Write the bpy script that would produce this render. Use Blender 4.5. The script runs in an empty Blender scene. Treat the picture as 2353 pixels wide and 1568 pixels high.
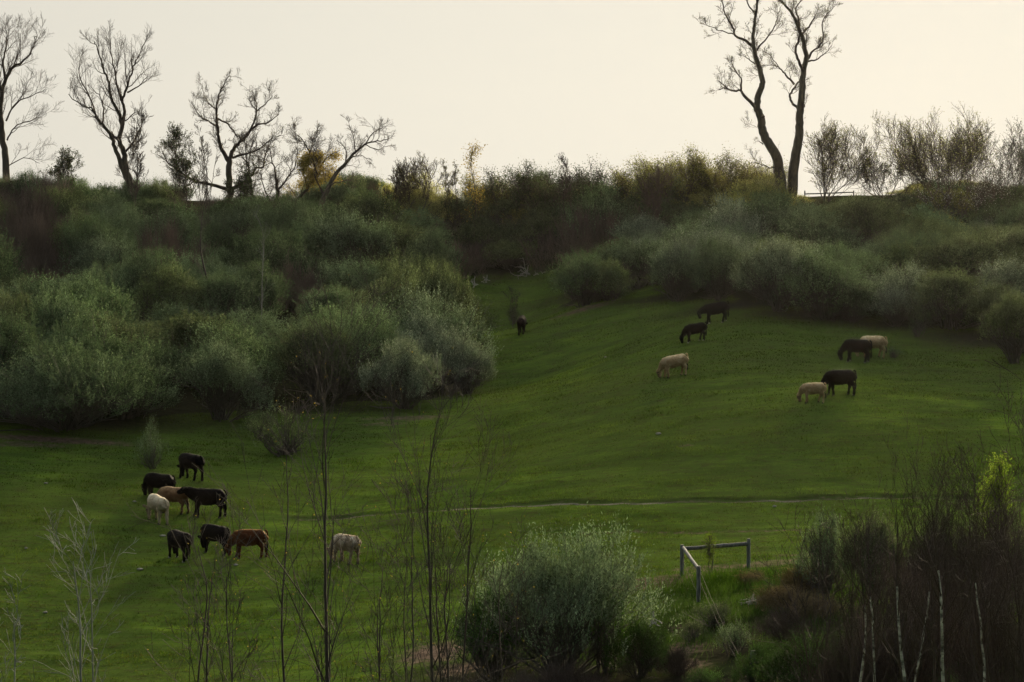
import bpy, math, random
import numpy as np
from mathutils import Vector, Matrix
scene = bpy.context.scene
COL = scene.collection
R = math.radians

# ------------------------------------------------------------------ camera
FPX, CU, CV, PITCH = 5553.0, 1176.5, 784.0, math.atan(184 / 5553.0)   # focal length and centre in units of a 2353 px wide frame
cam = bpy.data.cameras.new('camera'); cam.lens = 84.96; cam.sensor_width = 36; cam.clip_start = 0.5; cam.clip_end = 5000
camo = bpy.data.objects.new('camera', cam); COL.objects.link(camo)
camo.location = (0, 0, 0); camo.rotation_euler = (math.pi / 2 - PITCH, 0, 0)
scene.camera = camo
# ------------------------------------------------------------------ sky and sun
SUN_EL, SUN_AZ = R(17), R(17)            # azimuth to the right of the view direction (+Y)
world = bpy.data.worlds.new('World'); scene.world = world; world.use_nodes = True
nt = world.node_tree; nt.nodes.clear()
out = nt.nodes.new('ShaderNodeOutputWorld'); bg = nt.nodes.new('ShaderNodeBackground')
sky = nt.nodes.new('ShaderNodeTexSky'); sky.sky_type = 'NISHITA'; sky.sun_disc = False
sky.sun_elevation = SUN_EL; sky.sun_rotation = SUN_AZ; sky.dust_density = 2.0; sky.air_density = 1.0; sky.ozone_density = 1.0
# a bright veil of thin high cloud lies over the clear sky and hides most of it; unseen, it is brightened overhead and dimmed behind for the light
tc = nt.nodes.new('ShaderNodeTexCoord')
dot = nt.nodes.new('ShaderNodeVectorMath'); dot.operation = 'DOT_PRODUCT'
dot.inputs[1].default_value = Vector((math.sin(R(4)), math.cos(R(4)), 0.02)).normalized()
nt.links.new(tc.outputs['Generated'], dot.inputs[0])
mr = nt.nodes.new('ShaderNodeMapRange'); mr.inputs[1].default_value = -1.0; mr.inputs[2].default_value = 1.0
nt.links.new(dot.outputs['Value'], mr.inputs[0])
rampw = nt.nodes.new('ShaderNodeValToRGB'); cr = rampw.color_ramp
cr.elements[0].position = 0; cr.elements[0].color = (.12, .14, .17, 1)
cr.elements[1].position = 1; cr.elements[1].color = (.83, .79, .685, 1)
for p_, c_ in ((.3, (.17, .20, .23, 1)), (.5, (.42, .45, .46, 1)), (.75, (.56, .57, .54, 1)), (.97, (.70, .675, .595, 1))): cr.elements.new(p_).color = c_
vs = nt.nodes.new('ShaderNodeVectorMath'); vs.operation = 'SCALE'; vs.inputs['Scale'].default_value = 9
nt.links.new(rampw.outputs[0], vs.inputs[0])
nt.links.new(mr.outputs[0], rampw.inputs[0])
mxw = nt.nodes.new('ShaderNodeMix'); mxw.data_type = 'RGBA'; mxw.inputs[0].default_value = .9875
sepz = nt.nodes.new('ShaderNodeSeparateXYZ'); nt.links.new(tc.outputs['Generated'], sepz.inputs[0])
mz = nt.nodes.new('ShaderNodeMapRange'); nt.links.new(sepz.outputs['Z'], mz.inputs[0])
for i_, v_ in enumerate((.12, .9, 1.0, 1.85)): mz.inputs[i_ + 1].default_value = v_
vz = nt.nodes.new('ShaderNodeVectorMath'); vz.operation = 'SCALE'; nt.links.new(vs.outputs[0], vz.inputs[0]); nt.links.new(mz.outputs[0], vz.inputs['Scale'])
nt.links.new(sky.outputs[0], mxw.inputs[6]); nt.links.new(vz.outputs[0], mxw.inputs[7]); nt.links.new(mxw.outputs[2], bg.inputs['Color'])
bg.inputs['Strength'].default_value = 0.05; nt.links.new(bg.outputs[0], out.inputs[0])
sl = bpy.data.lights.new('sun', 'SUN'); sl.energy = 5.0; sl.angle = R(13); sl.color = (1, .84, .58)
so = bpy.data.objects.new('sun', sl); COL.objects.link(so)
sd = Vector((math.sin(SUN_AZ) * math.cos(SUN_EL), math.cos(SUN_AZ) * math.cos(SUN_EL), math.sin(SUN_EL)))
so.rotation_euler = sd.to_track_quat('Z', 'Y').to_euler()
HAZE = .000015
scene.view_settings.view_transform = 'Standard'; scene.view_settings.look = 'None'
scene.view_settings.exposure = 1.15; scene.view_settings.gamma = 1.0

# ------------------------------------------------------------------ helpers
def tag(o, label=None, cat=None, group=None, kind=None):
    if label: o['label'] = label
    if cat: o['category'] = cat
    if group: o['group'] = group
    if kind: o['kind'] = kind
    return o
def empty(name, loc=(0, 0, 0), rz=0, s=(1, 1, 1)):
    o = bpy.data.objects.new(name, None); COL.objects.link(o); o.location = loc; o.rotation_euler = (0, 0, rz); o.scale = s
    o.empty_display_size = .2
    return o
def link(name, me, mat=None, parent=None):
    o = bpy.data.objects.new(name, me); COL.objects.link(o)
    if mat is not None and not me.materials: me.materials.append(mat)
    if parent is not None: o.parent = parent
    return o
def mesh_np(name, V, F, smooth=False):
    """V (n,3) array, F (m,k) array of k-gons"""
    V = np.asarray(V, np.float32); F = np.asarray(F, np.int32)
    me = bpy.data.meshes.new(name); me.vertices.add(len(V)); me.vertices.foreach_set('co', V.ravel())
    k = F.shape[1]; me.loops.add(F.size); me.loops.foreach_set('vertex_index', F.ravel())
    me.polygons.add(len(F)); me.polygons.foreach_set('loop_start', np.arange(0, F.size, k, dtype=np.int32))
    me.polygons.foreach_set('loop_total', np.full(len(F), k, np.int32))
    if smooth: me.polygons.foreach_set('use_smooth', np.ones(len(F), bool))
    me.update(calc_edges=True); return me
def unit(a): return a / (np.linalg.norm(a, axis=-1, keepdims=True) + 1e-9)
def tubes(lines, sides=4, minr=0.0):
    """lines: list of (pts (k,3), radii (k,)) -> V,F ; grouped by k"""
    by = {}
    for p, r in lines: by.setdefault(len(p), []).append((p, r))
    VV, FF, off = [], [], 0
    ang = np.arange(sides) * 2 * np.pi / sides
    for k, L in by.items():
        P = np.array([a[0] for a in L], float); Rr = np.maximum(np.array([a[1] for a in L], float), minr); n = len(L)
        T = unit(np.gradient(P, axis=1)); avg = np.abs(unit(P[:, -1] - P[:, 0]))
        ref = np.zeros((n, 3)); ref[np.arange(n), np.argmin(avg, axis=1)] = 1
        A = unit(np.cross(T, ref[:, None, :])); B = np.cross(T, A)
        ring = P[:, :, None, :] + Rr[:, :, None, None] * (A[:, :, None, :] * np.cos(ang)[None, None, :, None] + B[:, :, None, :] * np.sin(ang)[None, None, :, None])
        VV.append(ring.reshape(-1, 3))
        i = np.arange(n)[:, None, None] * k * sides + np.arange(k - 1)[None, :, None] * sides
        s = np.arange(sides)[None, None, :]; s2 = (s + 1) % sides
        q = np.stack([i + s, i + s2, i + sides + s2, i + sides + s], -1).reshape(-1, 4) + off
        FF.append(q); off += n * k * sides
    return np.concatenate(VV), np.concatenate(FF)
def leaves(P, D, L, W, rng):
    """diamond leaves at P pointing along D"""
    n = len(P); D = unit(D); side = unit(np.cross(D, unit(rng.normal(size=(n, 3)))))
    L = np.broadcast_to(L, (n,))[:, None]; W = np.broadcast_to(W, (n,))[:, None]
    V = np.stack([P, P + D * L * .45 + side * W * .5, P + D * L, P + D * L * .45 - side * W * .5], 1).reshape(-1, 3)
    F = np.arange(4 * n).reshape(-1, 4); return V, F
def join(*vf):
    VV, FF, off = [], [], 0
    for V, F in vf: VV.append(V); FF.append(F + off); off += len(V)
    return np.concatenate(VV), np.concatenate(FF)
def vnoise(x, y, seed=0):
    """smooth value noise in [-1,1]"""
    rs = np.random.RandomState(seed); tab = rs.uniform(-1, 1, (256, 256))
    xi = np.floor(x).astype(int); yi = np.floor(y).astype(int); fx = x - xi; fy = y - yi
    fx = fx * fx * (3 - 2 * fx); fy = fy * fy * (3 - 2 * fy)
    g = lambda a, b: tab[a % 256, b % 256]
    return (g(xi, yi) * (1 - fx) * (1 - fy) + g(xi + 1, yi) * fx * (1 - fy) + g(xi, yi + 1) * (1 - fx) * fy + g(xi + 1, yi + 1) * fx * fy)

# ------------------------------------------------------------------ materials
def newmat(name):
    m = bpy.data.materials.new(name); m.use_nodes = True; m.node_tree.nodes.clear(); return m, m.node_tree
def N(t, kind, **kw):
    n = t.nodes.new('ShaderNode' + kind)
    for k, v in kw.items(): setattr(n, k, v)
    return n
def noise(t, vec, scale, detail=3, rough=.55):
    n = N(t, 'TexNoise'); n.inputs['Scale'].default_value = scale; n.inputs['Detail'].default_value = detail; n.inputs['Roughness'].default_value = rough
    if vec is not None: t.links.new(vec, n.inputs['Vector'])
    return n.outputs['Fac']
def rmp(t, fac, stops):
    r = N(t, 'ValToRGB'); c = r.color_ramp
    c.elements[0].position, c.elements[0].color = stops[0][0], (*stops[0][1], 1)
    c.elements[1].position, c.elements[1].color = stops[-1][0], (*stops[-1][1], 1)
    for p, col in stops[1:-1]: e = c.elements.new(p); e.color = (*col, 1)
    t.links.new(fac, r.inputs[0]); return r.outputs[0]
def mixc(t, fac, a, b, mode='MIX'):
    m = N(t, 'Mix', data_type='RGBA', blend_type=mode)
    for s, v in ((0, fac), (6, a), (7, b)):
        if hasattr(v, 'is_linked') or hasattr(v, 'links'): t.links.new(v, m.inputs[s])
        elif isinstance(v, (int, float)): m.inputs[s].default_value = v
        else: m.inputs[s].default_value = (*v, 1)
    return m.outputs[2]
def hsv(t, col, val, sat=1.0, hue=.5):
    h = N(t, 'HueSaturation'); t.links.new(col, h.inputs['Color'])
    for nm, v in (('Value', val), ('Saturation', sat), ('Hue', hue)):
        if isinstance(v, (int, float)): h.inputs[nm].default_value = v
        else: t.links.new(v, h.inputs[nm])
    return h.outputs[0]
def maprange(t, v, a, b, c, d):
    m = N(t, 'MapRange'); t.links.new(v, m.inputs[0])
    for i, x in enumerate((a, b, c, d)): m.inputs[i + 1].default_value = x
    return m.outputs[0]
def leafmat(name, dark, light, trans=.3, tcol=None, vs=.5):
    m, t = newmat(name); g = N(t, 'NewGeometry'); oi = N(t, 'ObjectInfo')
    c = rmp(t, noise(t, g.outputs['Position'], 1.1, 4, .65), [(.3, dark), (.7, light)])
    rnd = maprange(t, g.outputs['Random Per Island'], 0, 1, 1 - vs, 1 + vs)
    c = hsv(t, c, rnd)
    if vs == .5: sa = N(t, 'Attribute', attribute_name='spray'); c = hsv(t, c, maprange(t, sa.outputs['Fac'], 0, 1, .58, 1.5))
    c = hsv(t, c, maprange(t, oi.outputs['Random'], 0, 1, .75, 1.25), maprange(t, noise(t, g.outputs['Position'], .12, 2), .3, .7, .8, 1.15))
    d = N(t, 'BsdfDiffuse'); tr = N(t, 'BsdfTranslucent'); mx = N(t, 'MixShader'); mx.inputs[0].default_value = trans
    t.links.new(c, d.inputs[0]); t.links.new(mixc(t, 1.0, c, tcol or (1.15, 1.1, .6), 'MULTIPLY'), tr.inputs[0])
    t.links.new(d.outputs[0], mx.inputs[1]); t.links.new(tr.outputs[0], mx.inputs[2])
    o = N(t, 'OutputMaterial'); t.links.new(mx.outputs[0], o.inputs[0]); return m
def barkmat(name, a, b, scale=6, zs=.25, rough=.9):
    m, t = newmat(name); tcn = N(t, 'TexCoord'); mp = N(t, 'Mapping'); mp.inputs['Scale'].default_value = (1, 1, zs)
    t.links.new(tcn.outputs['Object'], mp.inputs[0]); f = noise(t, mp.outputs[0], scale, 5, .7)
    c = rmp(t, f, [(.35, a), (.68, b)])
    p = N(t, 'BsdfPrincipled'); p.inputs['Roughness'].default_value = rough; t.links.new(c, p.inputs['Base Color'])
    bu = N(t, 'Bump'); bu.inputs['Strength'].default_value = .6; bu.inputs['Distance'].default_value = .05
    t.links.new(f, bu.inputs['Height']); t.links.new(bu.outputs[0], p.inputs['Normal'])
    o = N(t, 'OutputMaterial'); t.links.new(p.outputs[0], o.inputs[0]); return m
M = {}
M['olive'] = leafmat('olive_leaf', (.060, .078, .040), (.125, .155, .080), .28, (1, 1.02, .75))
M['green'] = leafmat('green_leaf', (.058, .086, .046), (.122, .166, .090), .28, (1, 1.05, .8))
M['silver'] = leafmat('silver_leaf', (.10, .128, .090), (.215, .255, .185), .25, (1, 1, .75))
M['sage'] = leafmat('sage_leaf', (.070, .098, .055), (.148, .196, .110), .25, (1, 1.05, .85))
M['yellow'] = leafmat('yellow_leaf', (.14, .135, .04), (.30, .245, .075), .45, (1.2, 1.0, .4), vs=.4)
M['lime'] = leafmat('lime_leaf', (.08, .125, .025), (.16, .22, .045), .5, (1.1, 1.1, .4), vs=.4)
M['juniper'] = leafmat('juniper_leaf', (.025, .055, .015), (.055, .110, .028), .2)
M['bud'] = leafmat('bud_leaf', (.10, .10, .05), (.17, .17, .08), .35, vs=.4)
M['straw'] = leafmat('dry_straw', (.14, .105, .052), (.29, .225, .125), .3, (1, .9, .7), vs=.4)
M['petal'] = leafmat('white_petal', (.45, .45, .40), (.75, .75, .68), .3, (1, 1, .9), vs=.4)
M['twig'] = barkmat('brown_twig', (.035, .024, .020), (.085, .060, .050), 3)
M['purple'] = barkmat('purple_twig', (.050, .036, .028), (.140, .100, .080), 2)
M['stem'] = barkmat('shrub_stem', (.035, .030, .024), (.085, .075, .060), 4)
M['bark'] = barkmat('grey_bark', (.030, .024, .018), (.105, .085, .062), 5)
M['palebark'] = barkmat('pale_grey_bark', (.11, .115, .11), (.26, .27, .25), 5)
M['dead'] = barkmat('bleached_wood', (.25, .23, .21), (.52, .49, .46), 8)
M['sapling'] = barkmat('sapling_bark', (.020, .014, .013), (.060, .042, .036), 5)
M['birch'] = barkmat('birch_bark', (.03, .026, .024), (.50, .48, .43), 2.0, 3.0)
M['birchtwig'] = barkmat('birch_twig', (.022, .013, .010), (.060, .038, .029), 3)
M['post'] = barkmat('weathered_post', (.035, .038, .034), (.17, .185, .18), 14, .15)
M['rail'] = barkmat('weathered_rail', (.025, .025, .024), (.14, .145, .145), 9, 1)
M['stone'] = barkmat('pale_stone', (.14, .135, .12), (.34, .32, .29), 9, 1)
M['wire'] = barkmat('rusty_wire', (.10, .08, .06), (.16, .13, .10), 9, 1)

def grasscolor(t):
    g = N(t, 'NewGeometry'); pos = g.outputs['Position']
    mp = N(t, 'Mapping'); mp.inputs['Scale'].default_value = (.42, 1.0, 1.0); t.links.new(pos, mp.inputs[0])
    big = noise(t, pos, .07, 3, .55); mid = noise(t, mp.outputs[0], .62, 6, .72); fine = noise(t, mp.outputs[0], 3.2, 4, .7)
    c = rmp(t, mid, [(.30, (.032, .054, .012)), (.46, (.048, .084, .014)), (.58, (.070, .118, .017)), (.74, (.112, .172, .021))])
    c = mixc(t, maprange(t, big, .35, .65, 0, .55), c, (.058, .080, .018))
    c = mixc(t, maprange(t, fine, .50, .70, 0, .8), c, (.050, .044, .020))
    return g, pos, c, fine
def grassmat(blades):
    m, t = newmat('grass_blades' if blades else 'meadow_turf'); g, pos, c, fine = grasscolor(t)
    o = N(t, 'OutputMaterial')
    if blades:
        c = hsv(t, c, maprange(t, g.outputs['Random Per Island'], 0, 1, .5, 1.65))
        d = N(t, 'BsdfDiffuse'); tr = N(t, 'BsdfTranslucent'); mx = N(t, 'MixShader'); mx.inputs[0].default_value = .4
        t.links.new(c, d.inputs[0]); t.links.new(mixc(t, 1.0, c, (1.25, 1.15, .5), 'MULTIPLY'), tr.inputs[0])
        t.links.new(d.outputs[0], mx.inputs[1]); t.links.new(tr.outputs[0], mx.inputs[2]); t.links.new(mx.outputs[0], o.inputs[0]); return m
    a = N(t, 'Attribute', attribute_name='soil')
    sn = noise(t, pos, 2.6, 5, .7)
    soilc = rmp(t, sn, [(.35, (.050, .036, .026)), (.65, (.145, .105, .080))])
    sm = N(t, 'Math', operation='MULTIPLY_ADD'); t.links.new(sn, sm.inputs[0]); sm.inputs[1].default_value = 1.3; sm.inputs[2].default_value = -.65
    s2 = N(t, 'Math', operation='ADD', use_clamp=True); t.links.new(sm.outputs[0], s2.inputs[0]); t.links.new(a.outputs['Fac'], s2.inputs[1])
    s3 = maprange(t, s2.outputs[0], .25, .75, 0, 1)
    leaf = N(t, 'Attribute', attribute_name='litter')
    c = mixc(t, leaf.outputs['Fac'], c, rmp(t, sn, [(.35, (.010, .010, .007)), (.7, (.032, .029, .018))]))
    c = mixc(t, s3, c, soilc)
    d = N(t, 'BsdfDiffuse'); t.links.new(c, d.inputs[0])
    bu = N(t, 'Bump'); bu.inputs['Strength'].default_value = .7; bu.inputs['Distance'].default_value = .12
    t.links.new(fine, bu.inputs['Height']); t.links.new(bu.outputs[0], d.inputs['Normal']); t.links.new(d.outputs[0], o.inputs[0]); return m

# ------------------------------------------------------------------ terrain
cp, sp = math.cos(PITCH), math.sin(PITCH)
def ray(u, v):
    a = (u - CU) / FPX; b = (v - CV) / FPX
    return np.array([a, cp - b * sp, -sp - b * cp])
def proj(p):
    x, y, z = p; d = y * cp - z * sp; up = y * sp + z * cp
    return CU + FPX * x / d, CV - FPX * up / d
def uvy(u, v, y):                       # point seen at (u, v) at world depth y
    r = ray(u, v); return r * (y / r[1])
ctrl = [  # u, v, depth of ground points read off the slope
 (60,1568,97),(350,1568,96),(700,1568,93),(1000,1568,90),(1300,1560,87),(1560,1568,85),(1900,1568,82),(2300,1568,80),
 (100,1300,113),(405,1296,113),(570,1288,114),(790,1302,112),(1100,1330,108),(1380,1345,103),(1565,1322,103),(1606,1382,98),(1720,1310,104),(2000,1300,103),(2330,1330,100),
 (30,1110,127),(355,1208,120),(470,1190,121),(430,1108,128),(350,1075,132),(650,1045,137),(1000,1172,121),(760,1186,123),(1600,1151,119),(2000,1144,119),(2350,1146,118),
 (0,1010,137),(300,1000,140),(550,985,143),(850,950,148),(1000,930,151),(1150,1010,139),(1500,1000,131),(1860,931,134),(1925,916,136),(2320,960,132),
 (1543,872,144),(1200,880,160),(1960,837,148),(2320,832,149),(1198,772,184),(1590,789,153),(1640,746,159),(1080,700,194),(1330,700,180),(1210,640,203),(1560,695,173),(1650,690,170),(1950,742,160),(2200,765,156),
 (0,800,160),(300,800,166),(600,780,170),(850,760,176),(0,600,192),(400,620,196),(800,620,198),(1600,560,196),(2000,600,186),(2300,620,180),
 (0,456,218),(300,466,218),(500,480,218),(650,492,218),(850,485,220),(1150,478,224),(1400,470,222),(1700,466,218),(1900,456,216),(2100,454,215),(2350,453,214)]
P = [uvy(*c) for c in ctrl]
P += [np.array(q, float) for q in [(-25,0,-1.8),(0,0,-1.8),(25,0,-1.8),(-25,10,-4.6),(0,10,-4.6),(25,10,-4.6),(-25,30,-9.5),(0,30,-9.5),(25,30,-9.5),(-25,62,-16),(0,62,-15.8),(25,62,-15),
  (-60,240,5.6),(-30,240,5.4),(0,240,5.2),(30,240,5.6),(60,240,5.8),(-62,218,5.7),(62,214,5.8),(-60,165,-3),(-55,120,-11),(-45,90,-16),(55,150,-5.5),(48,112,-11),(40,85,-14.5),(60,180,-1)]]
P = np.array(P)
def kern(d2): return .5 * d2 * np.log(d2 + 1e-9)
n = len(P); d2 = ((P[:, None, :2] - P[None, :, :2]) ** 2).sum(-1)
A = np.zeros((n + 3, n + 3)); A[:n, :n] = kern(d2) + np.eye(n) * 6.0
A[:n, n] = 1; A[:n, n + 1:] = P[:, :2]; A[n:, :n] = A[:n, n:].T
W = np.linalg.solve(A, np.concatenate([P[:, 2], np.zeros(3)]))
def tps(x, y):
    x = np.asarray(x, float); y = np.asarray(y, float); sh = x.shape; x = x.ravel(); y = y.ravel(); o = np.empty(len(x))
    for i in range(0, len(x), 20000):
        X, Y = x[i:i + 20000], y[i:i + 20000]
        D = (X[:, None] - P[None, :, 0]) ** 2 + (Y[:, None] - P[None, :, 1]) ** 2
        o[i:i + 20000] = kern(D) @ W[:n] + W[n] + W[n + 1] * X + W[n + 2] * Y
    return o.reshape(sh)
def base_h(x, y):
    x = np.asarray(x, float); y = np.asarray(y, float); xc = np.clip(x, -62, 62); yc = np.clip(y, 0, 240)
    z = tps(xc, yc)
    z = z + .05 * vnoise(x * .30, y * .45, 1) + .018 * vnoise(x * .7, y * 2.0, 2) + .02 * vnoise(x * 1.6, y * 2.6, 3)
    far = np.clip((y - 240) / 400, 0, 1); return z - far * 6
PATHS = []
def H(x, y):
    z = base_h(x, y)
    return z
def Hs(x, y): return float(H(np.array([x]), np.array([y]))[0])
def hit(u, v, y0=70, y1=238):
    r = ray(u, v); ys = np.arange(y0, y1, .1); X = r[0] / r[1] * ys; Z = r[2] / r[1] * ys
    d = Z - H(X, ys); k = np.where(d < 0)[0]
    i = k[0] if len(k) else len(ys) - 1
    return np.array([X[i], ys[i], float(H(X[i:i+1], ys[i:i+1])[0])])
def at_depth(u, y):                    # ground point on column u at depth y
    r = ray(u, 800); x = r[0] / r[1] * y; return np.array([x, y, Hs(x, y)])

# bare soil: ellipses on the ground (centre from the slope, radii in metres)
soil_spots = [(1470,1342,3.0,1.5,1.0),(1530,1330,1.6,1.0,.9),(1400,1355,1.2,.9,.8),(1690,1302,3.4,.7,.75),(1640,1312,1.6,.8,.6),(1790,1292,2.2,.6,.6),(1850,1275,1.6,.5,.6),
 (940,962,3.4,.8,.62),(885,975,1.8,.6,.5),(120,1012,5.5,.9,.8),(60,1022,3,.8,.6),(1570,1490,1.0,1.3,.8),(1575,1530,.9,1.2,.7),(1000,1500,1.6,2.0,.85),(1055,1540,1.2,1.2,.7),(1565,1445,.6,1,.5),
 (1340,712,2.6,1.2,.7),(1350,1230,.5,.2,.5),(1648,990,.6,.3,.4),(1580,1024,.5,.3,.6)]
SP = [(*hit(a, b)[:2], c, d, e) for a, b, c, d, e in soil_spots]
litter_spots = [(1600,1440,2.5,2.5),(1680,1500,3,3),(1820,1440,4,4),(1560,1568,3,2),(1700,1568,4,3),(1850,1540,5,4),(2050,1500,7,6),(2250,1480,7,7),(1180,1520,5,2.5),(1100,1560,6,3),(1350,1568,5,3.5),(600,935,8,3),(150,960,9,3),(950,905,5,2),(1560,680,5,2),(1700,700,5,2),(1900,725,6,2.5),(2100,745,6,2.5),(2280,780,5,3),(1350,670,3.5,2.5)]
LP = [(*hit(a, b)[:2], c, d) for a, b, c, d in litter_spots]
track = [(690,1193),(860,1182),(1000,1172),(1200,1162),(1400,1158),(1600,1151),(1800,1150),(2000,1143),(2180,1146),(2353,1149)]
TR = np.array([hit(a, b)[:2] for a, b in track])
track2 = [(1330,1228),(1450,1221),(1600,1224),(1750,1221),(1880,1218)]
TR2 = np.array([hit(a, b)[:2] for a, b in track2])
def pdist(x, y, T):
    d = np.full(np.shape(x), 1e9); 
    for (a, b), (c, e) in zip(T[:-1], T[1:]):
        t_ = np.clip(((x - a) * (c - a) + (y - b) * (e - b)) / ((c - a) ** 2 + (e - b) ** 2), 0, 1)
        px, py = a + t_ * (c - a), b + t_ * (e - b); s = np.sign(y - py)
        dd = np.hypot(x - px, y - py); d = np.where(dd < np.abs(d), dd * np.where(s == 0, 1, s), d)
    return d
def soilmask(x, y):
    s = np.zeros(np.shape(x))
    for a, b, c, d, e in SP: s = np.maximum(s, e * np.exp(-(((x - a) / c) ** 2 + ((y - b) / d) ** 2) ** 1.5))
    return s
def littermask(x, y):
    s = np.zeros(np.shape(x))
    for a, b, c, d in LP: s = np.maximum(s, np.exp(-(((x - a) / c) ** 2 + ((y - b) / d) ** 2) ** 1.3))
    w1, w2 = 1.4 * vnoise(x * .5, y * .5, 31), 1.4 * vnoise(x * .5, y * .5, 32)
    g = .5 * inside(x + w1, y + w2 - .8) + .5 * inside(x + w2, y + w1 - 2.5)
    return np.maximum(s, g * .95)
EDGE = [(-20,985),(350,980),(600,960),(870,935),(1010,925),(1120,885),(1100,800),(1045,705),(1012,662),(1080,655),(1250,625),(1300,690),(1420,690),(1500,660),(1560,695),(1660,690),(1780,715),(1950,735),(2100,757),(2250,770),(2370,832)]
EX = np.array([hit(a, b)[:2] for a, b in EDGE])
TH = np.concatenate([EX, [[90, EX[-1, 1]], [90, 232], [-90, 232], [-90, EX[0, 1]]]])   # outline of the wooded ground, in metres
def inside(x, y):
    x = np.asarray(x, float); y = np.asarray(y, float); c = np.zeros(x.shape, bool); m_ = len(TH)
    for i in range(m_):
        (x0, y0), (x1, y1) = TH[i], TH[(i + 1) % m_]
        if y0 == y1: continue
        k = (y0 > y) != (y1 > y); c ^= k & (x < (x1 - x0) * (y - y0) / (y1 - y0) + x0)
    return c
xs = np.concatenate([np.linspace(-420, -62, 24), np.arange(-60, 60.01, .34), np.linspace(62, 420, 24)])
ys = np.concatenate([np.linspace(-60, 70, 40), np.arange(71, 170, .27), np.arange(170.5, 240, .6), np.linspace(242, 640, 30)])
GX, GY = np.meshgrid(xs, ys); GZ = H(GX, GY)
d1 = pdist(GX, GY, TR); d2_ = pdist(GX, GY, TR2)
wob = .12 * vnoise(GX * .8, GY * 0 + 3, 9)
GZ = GZ - .09 * np.exp(-((d1 + wob) / .28) ** 2) + .05 * np.exp(-((d1 + wob - .45) / .22) ** 2) - .08 * np.exp(-((d2_ + wob) / .25) ** 2)
nx, ny = len(xs), len(ys)
idx = np.arange(nx * ny).reshape(ny, nx)
F = np.stack([idx[:-1, :-1], idx[:-1, 1:], idx[1:, 1:], idx[1:, :-1]], -1).reshape(-1, 4)
V = np.stack([GX, GY, GZ], -1).reshape(-1, 3)
me = mesh_np('ground', V, F, True)
sm = soilmask(GX, GY); sm = np.maximum(sm, .55 * np.exp(-((d1 + wob) / .20) ** 2)); sm = np.maximum(sm, .62 * np.exp(-((d2_ - .1) / .2) ** 2))
at = me.attributes.new('soil', 'FLOAT', 'POINT'); at.data.foreach_set('value', sm.ravel().astype(np.float32))
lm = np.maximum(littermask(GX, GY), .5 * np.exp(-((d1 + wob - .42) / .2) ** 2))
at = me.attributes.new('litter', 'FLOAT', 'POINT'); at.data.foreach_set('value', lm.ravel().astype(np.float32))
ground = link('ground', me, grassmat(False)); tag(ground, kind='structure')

# narrow cattle track worn across the slope
def strip(name, T, w, lift, seed):
    T = np.array(T); seg = np.hypot(*np.diff(T, axis=0).T); s = np.concatenate([[0], np.cumsum(seg)])
    q = np.arange(0, s[-1], .3); x = np.interp(q, s, T[:, 0]); y = np.interp(q, s, T[:, 1])
    y = y - .12 * vnoise(x * .8, y * 0 + 3, 9)
    ww = w * np.clip(.55 + .75 * vnoise(q * .45, q * 0, seed) + .25 * vnoise(q * 1.7, q * 0, seed + 1), .02, 1.2) * np.clip(np.minimum(q, q[-1] - q) / 6, 0, 1); rows = []
    for k in (-1, -.3, .3, 1):
        yy = y + ww * k * .5; xx = x
        dd = pdist(xx, yy, T) + .12 * vnoise(xx * .8, yy * 0 + 3, 9)
        zz = H(xx, yy) - .09 * np.exp(-(dd / .28) ** 2) + .05 * np.exp(-((dd - .45) / .22) ** 2)
        rows.append(np.stack([xx, yy, zz + lift - (.03 if abs(k) == 1 else 0)], -1))
    V = np.stack(rows, 0); m_, n_ = V.shape[:2]; ii = np.arange(m_ * n_).reshape(m_, n_)
    F = np.stack([ii[:-1, :-1], ii[:-1, 1:], ii[1:, 1:], ii[1:, :-1]], -1).reshape(-1, 4)
    return mesh_np(name, V.reshape(-1, 3), F, True)
SOILM = barkmat('trodden_soil', (.045, .046, .022), (.21, .175, .12), 1.2, 1)
tag(link('path', strip('path', TR, .24, .035, 4), SOILM), kind='structure')
TR3 = np.array([hit(a, b)[:2] for a, b in [(1640,1313),(1720,1301),(1790,1288),(1860,1268),(1920,1250)]])
tag(link('path', strip('path', TR3, .30, .03, 6), SOILM), kind='structure')

# meadow grass: short blades over the whole field
rng = np.random.default_rng(5)
def blades(nb, y0, y1, hmin, hmax, w, accept, name, mat):
    y = y0 + (y1 - y0) * rng.random(nb) ** .85; half = .222 * y
    x = rng.uniform(-1, 1, nb) * half
    k = accept(x, y); x, y = x[k], y[k]; m_ = len(x); z = H(x, y)
    dd = pdist(x, y, TR) + .12 * vnoise(x * .8, y * 0 + 3, 9); z = z - .09 * np.exp(-(dd / .28) ** 2) + .05 * np.exp(-((dd - .45) / .22) ** 2)
    a = rng.uniform(0, np.pi, m_); hh = rng.uniform(hmin, hmax, m_) * (1 + .7 * np.clip(vnoise(x * .35, y * .9, 11), -.6, 1))
    dx, dy = np.cos(a) * w * rng.uniform(.6, 1.3, m_), np.sin(a) * w; lean = rng.normal(size=(m_, 2)) * .45
    b = np.stack([x, y, z - .01], -1); s = np.stack([dx, dy, 0 * dx], -1); tip = b + np.stack([lean[:, 0] * hh, lean[:, 1] * hh, hh], -1)
    V = np.stack([b - s, b + s, tip], 1).reshape(-1, 3); F = np.arange(3 * m_).reshape(-1, 3)
    return link(name, mesh_np(name, V, F), mat)
GM = grassmat(True)
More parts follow.
